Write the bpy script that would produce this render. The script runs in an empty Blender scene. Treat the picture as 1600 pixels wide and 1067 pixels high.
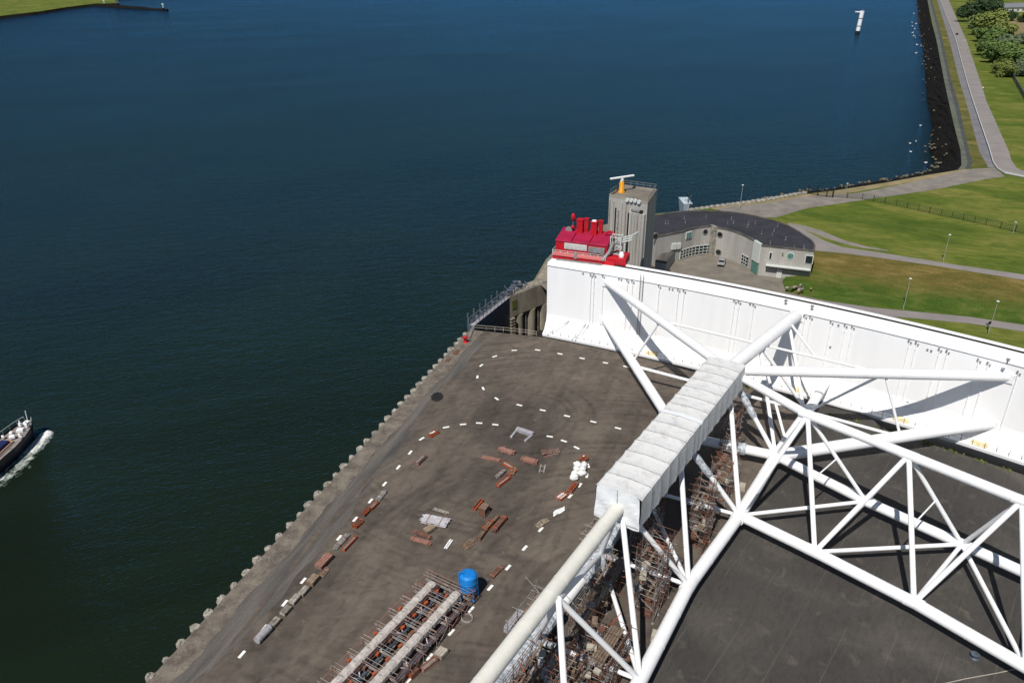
import bpy, math, random
from mathutils import Vector, Matrix
random.seed(7)
S = bpy.context.scene
COL = S.collection
rad = math.radians

# ------------------------------------------------------------------ camera
FPX, PITCH, ROLL, HCAM = 1210.0, rad(27.0), rad(-0.6), 75.0
fw = Vector((0, math.cos(PITCH), -math.sin(PITCH)))
r0 = Vector((1, 0, 0)); u0 = r0.cross(fw)
cr = math.cos(ROLL) * r0 + math.sin(ROLL) * u0
cu = -math.sin(ROLL) * r0 + math.cos(ROLL) * u0
cd = bpy.data.cameras.new('camera'); cam = bpy.data.objects.new('camera', cd); COL.objects.link(cam)
cd.sensor_width = 36; cd.lens = FPX * 36 / 1600; cd.clip_end = 12000; cd.clip_start = 0.5
M = Matrix((cr, cu, -fw)).transposed().to_4x4(); M.translation = (0, 0, HCAM)
cam.matrix_world = M
S.camera = cam

# ------------------------------------------------------------------ light
SUN_AZ, SUN_EL = 27.0, 55.0            # light travels towards azimuth SUN_AZ (from +Y to +X)
w = bpy.data.worlds.new('World'); S.world = w; w.use_nodes = True
nt = w.node_tree; bg = nt.nodes['Background']
sky = nt.nodes.new('ShaderNodeTexSky'); sky.sky_type = 'NISHITA'; sky.sun_disc = False
sky.sun_elevation = rad(SUN_EL); sky.sun_rotation = rad(180 + SUN_AZ)
sky.air_density = 1.0; sky.dust_density = 0.1; sky.ozone_density = 4.0
nt.links.new(sky.outputs[0], bg.inputs[0]); bg.inputs[1].default_value = 0.052
sd = bpy.data.lights.new('sun', 'SUN'); sd.energy = 4.7; sd.angle = rad(0.5); sd.color = (1, 0.955, 0.89)
so = bpy.data.objects.new('sun', sd); COL.objects.link(so); so.location = (-80, -60, 160)
so.rotation_euler = Vector((math.sin(rad(SUN_AZ)) * math.cos(rad(SUN_EL)), math.cos(rad(SUN_AZ)) * math.cos(rad(SUN_EL)), -math.sin(rad(SUN_EL)))).to_track_quat('-Z', 'Y').to_euler()
S.view_settings.view_transform = 'Standard'; S.view_settings.look = 'None'
S.view_settings.exposure = 0.0; S.view_settings.gamma = 1
S.view_settings.use_curve_mapping = False

# ------------------------------------------------------------------ survey helpers (picture measurements turned into ground positions)
def ray(x, y): return fw + (x - 800) / FPX * cr - (y - 533.5) / FPX * cu
def at(x, y, z=0.0):
    d = ray(x, y); t = (z - HCAM) / d.z
    return Vector((0, 0, HCAM)) + t * d
def on_wall(x, y, A, B):
    d = ray(x, y); n = Vector((B[1] - A[1], -(B[0] - A[0]), 0)); o = Vector((0, 0, HCAM))
    t = (Vector((A[0], A[1], 0)) - o).dot(n) / d.dot(n)
    return o + t * d
def V(*a): return Vector(a)

# ------------------------------------------------------------------ materials
MATS = {}
def mat(name, c, rough=0.7, var=0.15, scale=0.5, c2=None, fine=0.0, fscale=20, bump=0.0, bscale=8, metal=0.0, stretch=None, spec=0.3, lo=0.35, hi=0.65):
    if name in MATS: return MATS[name]
    m = bpy.data.materials.new(name); m.use_nodes = True
    n = m.node_tree.nodes; L = m.node_tree.links; b = n['Principled BSDF']
    b.inputs['Roughness'].default_value = rough; b.inputs['Metallic'].default_value = metal
    b.inputs['Specular IOR Level'].default_value = spec
    geo = n.new('ShaderNodeNewGeometry'); src = geo.outputs['Position']
    if stretch:
        mp = n.new('ShaderNodeMapping'); mp.vector_type = 'TEXTURE'; mp.inputs['Rotation'].default_value = (0, 0, stretch[0]); mp.inputs['Scale'].default_value = tuple(1 / q for q in stretch[1])
        L.new(src, mp.inputs[0]); src = mp.outputs[0]
    nz = n.new('ShaderNodeTexNoise'); nz.inputs['Scale'].default_value = scale; nz.inputs['Detail'].default_value = 8; nz.inputs['Roughness'].default_value = 0.6
    L.new(src, nz.inputs['Vector'])
    rp = n.new('ShaderNodeValToRGB'); rp.color_ramp.elements[0].position = lo; rp.color_ramp.elements[1].position = hi
    d = c2 if c2 else tuple(max(0, k * (1 - var)) for k in c)
    e = c if c2 else tuple(min(1, k * (1 + var)) for k in c)
    rp.color_ramp.elements[0].color = (*d, 1); rp.color_ramp.elements[1].color = (*e, 1)
    L.new(nz.outputs[0], rp.inputs[0]); out = rp.outputs[0]
    if fine:
        n2 = n.new('ShaderNodeTexNoise'); n2.inputs['Scale'].default_value = fscale; n2.inputs['Detail'].default_value = 5
        L.new(geo.outputs['Position'], n2.inputs['Vector'])
        mr = n.new('ShaderNodeMapRange'); mr.inputs[1].default_value = 0.3; mr.inputs[2].default_value = 0.7; mr.inputs[3].default_value = 1 - fine; mr.inputs[4].default_value = 1 + fine
        L.new(n2.outputs[0], mr.inputs[0])
        mx = n.new('ShaderNodeVectorMath'); mx.operation = 'SCALE'
        L.new(out, mx.inputs[0]); L.new(mr.outputs[0], mx.inputs['Scale']); out = mx.outputs[0]
    L.new(out, b.inputs['Base Color'])
    if bump:
        n3 = n.new('ShaderNodeTexNoise'); n3.inputs['Scale'].default_value = bscale; n3.inputs['Detail'].default_value = 6
        L.new(geo.outputs['Position'], n3.inputs['Vector'])
        bp = n.new('ShaderNodeBump'); bp.inputs['Strength'].default_value = bump; bp.inputs['Distance'].default_value = 0.3
        L.new(n3.outputs[0], bp.inputs['Height']); L.new(bp.outputs[0], b.inputs['Normal'])
    MATS[name] = m; return m

def nodes_of(m): return m.node_tree.nodes, m.node_tree.links, m.node_tree.nodes['Principled BSDF']
def ramp(n, L, fac, stops):
    r = n.new('ShaderNodeValToRGB'); cr_ = r.color_ramp
    while len(cr_.elements) < len(stops): cr_.elements.new(0.5)
    for e, (p, c) in zip(cr_.elements, stops): e.position = p; e.color = (*c, 1)
    L.new(fac, r.inputs[0]); return r.outputs[0]
def noise(n, L, src, scale, detail=6, rot=0, sc=(1, 1, 1), dist=0.0, loc=(0, 0, 0)):
    mp = n.new('ShaderNodeMapping'); mp.vector_type = 'TEXTURE'; mp.inputs['Rotation'].default_value = (0, 0, rot); mp.inputs['Scale'].default_value = tuple(1 / q for q in sc); mp.inputs['Location'].default_value = loc
    L.new(src, mp.inputs[0])
    t = n.new('ShaderNodeTexNoise'); t.inputs['Scale'].default_value = scale; t.inputs['Detail'].default_value = detail; t.inputs['Distortion'].default_value = dist
    L.new(mp.outputs[0], t.inputs['Vector']); return t.outputs[0]
def mixc(n, L, a, b, fac, mode='MIX', f=1.0):
    x = n.new('ShaderNodeMix'); x.data_type = 'RGBA'; x.blend_type = mode
    if fac is None: x.inputs[0].default_value = f
    else: L.new(fac, x.inputs[0])
    for s, v in ((6, a), (7, b)):
        if isinstance(v, tuple): x.inputs[s].default_value = (*v, 1)
        else: L.new(v, x.inputs[s])
    return x.outputs[2]

def water_mat():
    m = bpy.data.materials.new('river_water'); m.use_nodes = True; n, L, b = nodes_of(m)
    g = n.new('ShaderNodeNewGeometry').outputs['Position']
    big = noise(n, L, g, 0.012, 5, 0.5, (1, 2.2, 1), 1.0)
    col = ramp(n, L, big, [(0.3, (0.0068, 0.0115, 0.0064)), (0.7, (0.0092, 0.0165, 0.0085))])
    L.new(col, b.inputs['Base Color'])
    b.inputs['Roughness'].default_value = 0.6; b.inputs['Specular IOR Level'].default_value = 0.0
    h1 = noise(n, L, g, 0.9, 5, 0.35, (1, 1.9, 1), 0.4)
    h2 = noise(n, L, g, 0.16, 4, 0.2, (1, 2.4, 1), 0.3)
    h3 = noise(n, L, g, 3.2, 3, 0.6, (1, 1.6, 1), 0.2)
    def mul(a, k):
        q = n.new('ShaderNodeMath'); q.operation = 'MULTIPLY'; L.new(a, q.inputs[0]); q.inputs[1].default_value = k; return q.outputs[0]
    def add(a, c):
        q = n.new('ShaderNodeMath'); q.operation = 'ADD'; L.new(a, q.inputs[0]); L.new(c, q.inputs[1]); return q.outputs[0]
    gust = noise(n, L, g, 0.006, 4, 0.3, (1, 3, 1), 0.6)
    gr = ramp(n, L, gust, [(0.3, (0.68,) * 3), (0.7, (1.0,) * 3)])
    hh = add(add(mul(h1, 0.30), mul(h2, 0.35)), mul(h3, 0.15))
    bp = n.new('ShaderNodeBump'); bp.inputs['Distance'].default_value = 1.0
    L.new(gr, bp.inputs['Strength']); L.new(hh, bp.inputs['Height'])
    gl = n.new('ShaderNodeBsdfGlossy'); gl.inputs['Color'].default_value = (0.155, 0.46, 0.92, 1); gl.inputs['Roughness'].default_value = 0.12; L.new(bp.outputs[0], gl.inputs['Normal'])
    fr = n.new('ShaderNodeFresnel'); fr.inputs['IOR'].default_value = 1.20; L.new(bp.outputs[0], fr.inputs['Normal'])
    ms = n.new('ShaderNodeMixShader'); pw = n.new('ShaderNodeMath'); pw.operation = 'POWER'; L.new(fr.outputs[0], pw.inputs[0]); pw.inputs[1].default_value = 1.3; L.new(mul(pw.outputs[0], 1.25), ms.inputs[0]); L.new(b.outputs[0], ms.inputs[1]); L.new(gl.outputs[0], ms.inputs[2])
    L.new(ms.outputs[0], n['Material Output'].inputs['Surface'])
    return m

QD = math.atan2(91, 33)     # quay direction
AD = math.atan2(.832, .555)  # arm direction
def yard_mat():
    m = bpy.data.materials.new('worn_asphalt_yard'); m.use_nodes = True; n, L, b = nodes_of(m)
    g = n.new('ShaderNodeNewGeometry').outputs['Position']
    sep = n.new('ShaderNodeSeparateXYZ')
    mp = n.new('ShaderNodeMapping'); mp.inputs['Rotation'].default_value = (0, 0, -QD); L.new(g, mp.inputs[0]); L.new(mp.outputs[0], sep.inputs[0])
    big = noise(n, L, g, 0.05, 10, 0, (1, 1, 1), 1.5)
    c = ramp(n, L, big, [(0.32, (0.076, 0.063, 0.053)), (0.5, (0.108, 0.090, 0.074)), (0.68, (0.142, 0.119, 0.096))])
    md = noise(n, L, g, 0.45, 9, 0.4, (1, 1.4, 1), 1.2, (9, 2, 0))
    c = mixc(n, L, c, ramp(n, L, md, [(0.32, (0.76, 0.75, 0.74)), (0.5, (1, 1, 1)), (0.7, (1.2, 1.18, 1.15))]), None, 'MULTIPLY', 0.9)
    # tyre sweeps along the quay
    st = noise(n, L, g, 0.30, 8, QD, (0.10, 1.0, 1), 1.2)
    c = mixc(n, L, c, ramp(n, L, st, [(0.36, (0.72, 0.71, 0.71)), (0.52, (1, 1, 1)), (0.72, (1.12, 1.10, 1.08))]), None, 'MULTIPLY', 0.6)
    # turning marks of lorries: thin rings round two centres
    for cx_, cy_, k_ in ((3.0, 118.0, 0.9), (14.0, 70.0, 0.75)):
        vs = n.new('ShaderNodeVectorMath'); vs.operation = 'DISTANCE'; L.new(g, vs.inputs[0]); vs.inputs[1].default_value = (cx_, cy_, 0)
        cb = n.new('ShaderNodeCombineXYZ'); L.new(vs.outputs['Value'], cb.inputs[0])
        rg_ = noise(n, L, cb.outputs[0], k_, 5)
        mk = noise(n, L, g, 0.07, 5, 0, (1, 1, 1), 1, (cx_, 3, 1))
        rr_ = mixc(n, L, (1, 1, 1), ramp(n, L, rg_, [(0.38, (0.70, 0.69, 0.69)), (0.52, (1, 1, 1))]), ramp(n, L, mk, [(0.45, (0, 0, 0)), (0.6, (.8, .8, .8))]), 'MIX')
        c = mixc(n, L, c, rr_, None, 'MULTIPLY', 1)
    # pale dried puddles and rust spots
    pd = noise(n, L, g, 0.11, 9, 0.3, (1, 1.5, 1), 0.8, (31, 7, 0))
    pf = ramp(n, L, pd, [(0.63, (0, 0, 0)), (0.75, (.55, .55, .55))])
    c = mixc(n, L, c, (0.17, 0.15, 0.115), pf, 'MIX')
    sp = noise(n, L, g, 1.1, 4, 0, (1, 1, 1), 0, (5, 5, 5))
    sf = ramp(n, L, sp, [(0.70, (0, 0, 0)), (0.76, (.55, .55, .55))])
    c = mixc(n, L, c, (0.19, 0.16, 0.12), sf, 'MIX')
    fn = noise(n, L, g, 6, 4)
    c = mixc(n, L, c, ramp(n, L, fn, [(0.3, (0.86,) * 3), (0.7, (1.12,) * 3)]), None, 'MULTIPLY', 1)
    L.new(c, b.inputs['Base Color']); b.inputs['Roughness'].default_value = 0.85; b.inputs['Specular IOR Level'].default_value = 0.25
    return m
def dark_yard_mat():
    m = bpy.data.materials.new('dark_asphalt_under_trusses'); m.use_nodes = True; n, L, b = nodes_of(m)
    g = n.new('ShaderNodeNewGeometry').outputs['Position']
    big = noise(n, L, g, 0.07, 8, 0, (1, 1, 1), 1.0)
    c = ramp(n, L, big, [(0.34, (0.046, 0.043, 0.041)), (0.55, (0.060, 0.056, 0.051)), (0.7, (0.088, 0.079, 0.069))])
    # paving lanes: faint pale joints running along the arm
    mp = n.new('ShaderNodeMapping'); jd_ = at(1241, 832) - at(1111, 1026); mp.inputs['Rotation'].default_value = (0, 0, -math.atan2(jd_.y, jd_.x)); L.new(g, mp.inputs[0])
    sx = n.new('ShaderNodeSeparateXYZ'); L.new(mp.outputs[0], sx.inputs[0])
    q = n.new('ShaderNodeMath'); q.operation = 'PINGPONG'; L.new(sx.outputs[1], q.inputs[0]); q.inputs[1].default_value = 2.6
    jf = ramp(n, L, q.outputs[0], [(0.0, (1, 1, 1)), (0.045, (0, 0, 0))])
    jn = noise(n, L, g, 0.35, 7, AD, (0.4, 1, 1))
    jf2 = mixc(n, L, jf, ramp(n, L, jn, [(0.42, (0, 0, 0)), (0.6, (.75, .75, .75))]), None, 'MULTIPLY', 1)
    c = mixc(n, L, c, (0.15, 0.135, 0.11), jf2, 'MIX')
    pd = noise(n, L, g, 0.35, 8, 0, (1, 1, 1), 0.6, (3, 9, 0))
    c = mixc(n, L, c, (0.14, 0.122, 0.095), ramp(n, L, pd, [(0.60, (0, 0, 0)), (0.76, (.6, .6, .6))]), 'MIX')
    ws = noise(n, L, g, 1.7, 9, AD, (.35, 1, 1), 1.0, (2, 8, 0)); c = mixc(n, L, c, ramp(n, L, ws, [(0.34, (0.80, 0.80, 0.81)), (0.5, (1, 1, 1)), (0.68, (1.14, 1.12, 1.10))]), None, 'MULTIPLY', .7)
    fn = noise(n, L, g, 5, 4)
    c = mixc(n, L, c, ramp(n, L, fn, [(0.3, (0.88,) * 3), (0.7, (1.1,) * 3)]), None, 'MULTIPLY', 1)
    L.new(c, b.inputs['Base Color']); b.inputs['Roughness'].default_value = 0.85; b.inputs['Specular IOR Level'].default_value = 0.25
    return m
def grass_mat(name, stops, sc=0.05, rot=-0.5, st=(.7, 1.2, 1)):
    m = bpy.data.materials.new(name); m.use_nodes = True; n, L, b = nodes_of(m)
    g = n.new('ShaderNodeNewGeometry').outputs['Position']
    c = ramp(n, L, noise(n, L, g, sc, 9, rot, st, 1.0), stops)
    c2 = ramp(n, L, noise(n, L, g, 0.5, 8, -.5, (.5, 1.4, 1), 0.8), [(0.3, (0.66, 0.74, 0.66)), (0.7, (1.30, 1.20, 1.15))])
    c = mixc(n, L, c, c2, None, 'MULTIPLY', 1)
    f = ramp(n, L, noise(n, L, g, 7, 3), [(0.3, (0.75,) * 3), (0.7, (1.25,) * 3)])
    c = mixc(n, L, c, f, None, 'MULTIPLY', 1)
    L.new(c, b.inputs['Base Color']); b.inputs['Roughness'].default_value = 0.9; b.inputs['Specular IOR Level'].default_value = 0.1
    bp = n.new('ShaderNodeBump'); bp.inputs['Strength'].default_value = 0.7; bp.inputs['Distance'].default_value = 0.4
    L.new(noise(n, L, g, 2.5, 6), bp.inputs['Height']); L.new(bp.outputs[0], b.inputs['Normal'])
    return m

WHITE = mat('white_paint', (0.83, 0.835, 0.84), 0.45, c2=(0.775, 0.775, 0.765), scale=0.35, fine=0.03, fscale=2, lo=.28, hi=.5)
CREAM = mat('cream_primer_paint', (0.70, 0.69, 0.62), 0.5, 0.05, 0.5, fine=0.02, fscale=2)
def gate_mat():
    m = bpy.data.materials.new('white_gate_paint'); m.use_nodes = True; n, L, b = nodes_of(m)
    g = n.new('ShaderNodeNewGeometry').outputs['Position']
    st = noise(n, L, g, 0.5, 6, 0, (1, 1, 0.08), 0.3)
    c = ramp(n, L, st, [(0.3, (0.85, 0.855, 0.86)), (0.6, (0.89, 0.89, 0.89))])
    rs = noise(n, L, g, 0.6, 8, 0, (1, 1, 0.15), 0.5, (7, 3, 1))
    c = mixc(n, L, c, (0.55, 0.47, 0.36), ramp(n, L, rs, [(0.66, (0, 0, 0)), (0.84, (.35, .35, .35))]), 'MIX')
    L.new(c, b.inputs['Base Color']); b.inputs['Roughness'].default_value = 0.5
    return m
GATEW = gate_mat()
WRAP = mat('shrink_wrap_sheet', (0.62, 0.66, 0.70), 0.35, c2=(0.24, 0.27, 0.31), scale=1.6, bump=1.0, bscale=1.8)
TARP = mat('white_tarpaulin', (0.70, 0.70, 0.69), 0.6, c2=(0.52, 0.515, 0.50), scale=0.8, fine=0.05, fscale=6, bump=0.12, bscale=1.2, lo=.28, hi=.5)
TARPF = mat('clean_white_tarpaulin', (0.76, 0.78, 0.80), 0.5, 0.04, 0.5, bump=0.15, bscale=0.9)
SEAM = mat('tarpaulin_seam', (0.30, 0.30, 0.30), 0.8, 0.3, 1.5)
CONC = mat('weathered_concrete', (0.36, 0.33, 0.28), 0.9, c2=(0.24, 0.22, 0.19), scale=0.35, fine=0.10, fscale=4, bump=0.2, bscale=3)
CONCW = mat('facade_concrete', (0.42, 0.405, 0.375), 0.9, c2=(0.32, 0.31, 0.285), scale=0.35, fine=0.08, fscale=3, stretch=(0, (1, 1, 0.12)))
CONCD = mat('stained_dock_concrete', (0.34, 0.30, 0.23), 0.9, c2=(0.16, 0.14, 0.11), scale=0.5, fine=0.12, fscale=3, stretch=(0, (1, 1, 0.25)))
CAP = mat('pale_pile_concrete', (0.39, 0.365, 0.315), 0.9, c2=(0.15, 0.135, 0.11), scale=0.9, fine=0.1, fscale=5)
APRON = mat('quay_apron_concrete', (0.205, 0.175, 0.142), 0.9, c2=(0.095, 0.08, 0.066), scale=0.5, fine=0.15, fscale=4, bump=0.3, bscale=3)
TRACK = mat('dark_patched_asphalt', (0.140, 0.125, 0.110), 0.85, c2=(0.060, 0.057, 0.054), scale=0.55, fine=0.15, fscale=4, stretch=(QD, (0.12, 1, 1)))
COURT = mat('courtyard_paving', (0.215, 0.19, 0.155), 0.9, c2=(0.145, 0.128, 0.108), scale=0.25, fine=0.08, fscale=4)
ROAD = mat('pale_road_asphalt', (0.235, 0.213, 0.203), 0.9, 0.10, 0.15, fine=0.05, fscale=3)
PAVE = mat('grey_verge_pavement', (0.17, 0.165, 0.175), 0.9, 0.15, 0.2, fine=0.06, fscale=3)
PAVE2 = mat('dark_berm_asphalt', (0.060, 0.066, 0.062), 0.9, 0.2, 0.2, fine=0.1, fscale=2)
GGREEN = mat('mossy_asphalt_berm', (0.105, 0.115, 0.09), 0.9, 0.22, 0.2, fine=0.1, fscale=2)
GRAVEL = mat('grey_gravel', (0.25, 0.225, 0.195), 0.95, c2=(0.17, 0.155, 0.14), scale=0.25, fine=0.18, fscale=4, bump=0.4, bscale=4)
SAND = mat('dry_sandy_grass', (0.30, 0.23, 0.135), 0.95, c2=(0.19, 0.165, 0.08), scale=0.2, fine=0.15, fscale=3)
STONE = mat('wet_dark_basalt', (0.016, 0.014, 0.011), 0.95, c2=(0.004, 0.004, 0.004), scale=0.6, spec=0.08, fine=0.4, fscale=2.5, bump=1.0, bscale=1.5)
ROCK = mat('pale_rock', (0.165, 0.142, 0.10), 0.9, c2=(0.12, 0.10, 0.07), scale=0.8, fine=0.2, fscale=3)
GRASS = grass_mat('mown_grass', [(0.3, (0.066, 0.105, 0.016)), (0.5, (0.108, 0.140, 0.024)), (0.7, (0.185, 0.180, 0.048))])
def bank_mat():
    m = bpy.data.materials.new('dike_bank_turf'); m.use_nodes = True; n, L, b = nodes_of(m)
    g = n.new('ShaderNodeNewGeometry').outputs['Position']; sp_ = n.new('ShaderNodeSeparateXYZ'); L.new(g, sp_.inputs[0])
    nz = noise(n, L, g, 0.12, 8, -0.4, (.5, 1, 1), 1.0); q = n.new('ShaderNodeMath'); q.operation = 'MULTIPLY_ADD'; L.new(nz, q.inputs[0]); q.inputs[1].default_value = 2.4; L.new(sp_.outputs[2], q.inputs[2])
    dry = ramp(n, L, noise(n, L, g, 0.35, 8, -.4, (.4, 1, 1), 1.0), [(0.3, (0.085, 0.080, 0.020)), (0.5, (0.125, 0.100, 0.026)), (0.7, (0.19, 0.145, 0.05))])
    wet = ramp(n, L, noise(n, L, g, 0.30, 8, -.4, (.5, 1, 1), 1.0), [(0.3, (0.034, 0.068, 0.010)), (0.5, (0.056, 0.094, 0.014)), (0.7, (0.10, 0.120, 0.026))])
    mr = n.new('ShaderNodeMapRange'); mr.inputs[1].default_value = 2.0; mr.inputs[2].default_value = 3.4; L.new(q.outputs[0], mr.inputs[0])
    c = mixc(n, L, wet, dry, mr.outputs[0], 'MIX'); f = ramp(n, L, noise(n, L, g, 3, 5), [(0.3, (0.75,) * 3), (0.7, (1.25,) * 3)]); c = mixc(n, L, c, f, None, 'MULTIPLY', 1)
    L.new(c, b.inputs['Base Color']); b.inputs['Roughness'].default_value = 0.95; b.inputs['Specular IOR Level'].default_value = 0.1
    return m
BANKG = grass_mat('dike_bank_grass', [(0.3, (0.075, 0.085, 0.018)), (0.5, (0.12, 0.10, 0.022)), (0.7, (0.17, 0.125, 0.035))], 0.07)
LUSH = grass_mat('lush_bank_grass', [(0.3, (0.035, 0.070, 0.008)), (0.5, (0.055, 0.092, 0.012)), (0.7, (0.095, 0.115, 0.022))], 0.08)
ROUGH = grass_mat('rough_verge_grass', [(0.3, (0.07, 0.085, 0.022)), (0.5, (0.12, 0.115, 0.035)), (0.7, (0.19, 0.155, 0.06))], 0.08)
DRY = grass_mat('dry_meadow', [(0.3, (0.17, 0.145, 0.07)), (0.6, (0.27, 0.215, 0.12))], 0.03)
WATER = water_mat(); YARD = yard_mat(); DYARD = dark_yard_mat()
RED = mat('signal_red_paint', (0.52, 0.007, 0.018), 0.55, c2=(0.38, 0.008, 0.018), scale=0.7, fine=.1, fscale=4)
REDROOF = mat('red_roof_sheet', (0.40, 0.014, 0.060), 0.5, c2=(0.27, 0.012, 0.045), scale=0.5, fine=.1, fscale=3)
PINK = mat('faded_red_railing', (0.60, 0.16, 0.15), 0.6, 0.1, 2)
ROOF = mat('dark_slate_roof', (0.035, 0.035, 0.042), 0.75, 0.2, 0.3, fine=0.12, fscale=3)
GLASS = mat('dark_window_glass', (0.012, 0.018, 0.020), 0.08, 0.2, 2, spec=0.6)
GREENW = mat('sea_green_glass', (0.08, 0.20, 0.17), 0.15, 0.2, 2, spec=0.6)
FRAMEW = mat('pale_window_frame', (0.55, 0.58, 0.55), 0.6, 0.05, 2)
GALV = mat('galvanised_steel', (0.34, 0.34, 0.34), 0.55, c2=(0.20, 0.20, 0.20), scale=2, metal=0.3)
DSTEEL = mat('dark_blue_steel', (0.10, 0.125, 0.16), 0.5, c2=(0.045, 0.055, 0.075), scale=1.2)
BLACK = mat('black_rubber', (0.012, 0.012, 0.013), 0.7, 0.2, 3)
ORANGE = mat('orange_painted_steel', (0.46, 0.095, 0.03), 0.6, c2=(0.28, 0.06, 0.025), scale=2)
RUST = mat('rusty_steel', (0.185, 0.085, 0.055), 0.85, c2=(0.105, 0.054, 0.040), scale=1.5)
PINKB = mat('faded_red_boards', (0.34, 0.17, 0.13), 0.85, c2=(0.22, 0.11, 0.085), scale=2)
DKTIM = mat('dark_scaffold_board', (0.22, 0.165, 0.12), 0.9, c2=(0.12, 0.085, 0.062), scale=2, fine=0.2, fscale=6)
TIMBER = mat('weathered_timber', (0.33, 0.25, 0.17), 0.9, c2=(0.20, 0.145, 0.10), scale=2, fine=0.15, fscale=8)
BEIGE = mat('beige_concrete_block', (0.44, 0.40, 0.33), 0.9, c2=(0.34, 0.31, 0.26), scale=1.5)
GREY = mat('grey_scaffold_steel', (0.36, 0.335, 0.31), 0.6, c2=(0.20, 0.18, 0.165), scale=2)
LILAC = mat('pale_galvanised_pipe', (0.50, 0.49, 0.51), 0.45, c2=(0.32, 0.31, 0.34), scale=1.5, metal=0.2)
BROWN = mat('brown_crate_wood', (0.25, 0.165, 0.12), 0.9, c2=(0.16, 0.10, 0.075), scale=2)
BAG = mat('white_woven_bag', (0.78, 0.78, 0.76), 0.8, 0.06, 2, bump=0.5, bscale=4)
BLUE = mat('bright_blue_tank_paint', (0.012, 0.21, 0.60), 0.45, 0.10, 1)
DBLUE = mat('dark_blue_paint', (0.015, 0.022, 0.085), 0.5, 0.2, 1)
NAVY = mat('black_navy_hull', (0.010, 0.011, 0.018), 0.4, 0.2, 1)
DECK = mat('grey_brown_deck', (0.28, 0.23, 0.215), 0.8, c2=(0.18, 0.15, 0.14), scale=0.8)
BOATG = mat('pale_grey_hull_paint', (0.46, 0.53, 0.58), 0.5, 0.08, 1)
YELLOW = mat('ochre_yellow_paint', (0.60, 0.27, 0.012), 0.5, 0.1, 1)
PALE = mat('pale_yellow_step', (0.72, 0.60, 0.36), 0.7, 0.2, 2)
LINE = mat('white_road_paint', (0.80, 0.80, 0.77), 0.7, 0.06, 4)
FENCEG = mat('dark_green_fence', (0.020, 0.045, 0.018), 0.6, 0.2, 2)
POLE = mat('grey_green_lamp_pole', (0.30, 0.33, 0.28), 0.5, 0.08, 2)
FOAM = mat('sea_foam', (0.80, 0.80, 0.76), 0.8, c2=(0.30, 0.36, 0.30), scale=1.6, lo=0.3, hi=0.6, bump=0.5, bscale=3)
BARK = mat('tree_bark', (0.10, 0.075, 0.05), 0.9, 0.2, 3)
SKIN = mat('skin', (0.50, 0.30, 0.22), 0.6, 0.05, 3)
CARS = mat('silver_car_paint', (0.40, 0.41, 0.43), 0.3, 0.04, 2, metal=0.4)
CARD = mat('dark_car_paint', (0.03, 0.03, 0.035), 0.3, 0.1, 2)
BRICK = mat('pale_house_wall', (0.58, 0.56, 0.52), 0.9, 0.1, 0.5)
HROOF = mat('grey_house_roof', (0.16, 0.17, 0.19), 0.8, 0.12, 0.5)
HAIR = mat('dark_hair', (0.03, 0.02, 0.015), 0.7, 0.1, 3)
def leaf_mat(name, a, b_):
    return mat(name, a, 0.7, c2=b_, scale=0.35, fine=0.3, fscale=1.5)
LEAF = {'dark': leaf_mat('dark_foliage', (0.046, 0.081, 0.026), (0.018, 0.039, 0.016)),
        'mid': leaf_mat('mid_foliage', (0.132, 0.194, 0.043), (0.059, 0.109, 0.028)),
        'olive': leaf_mat('olive_foliage', (0.182, 0.209, 0.043), (0.095, 0.128, 0.030)),
        'grey': leaf_mat('grey_green_foliage', (0.158, 0.203, 0.105), (0.075, 0.112, 0.057))}

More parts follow.
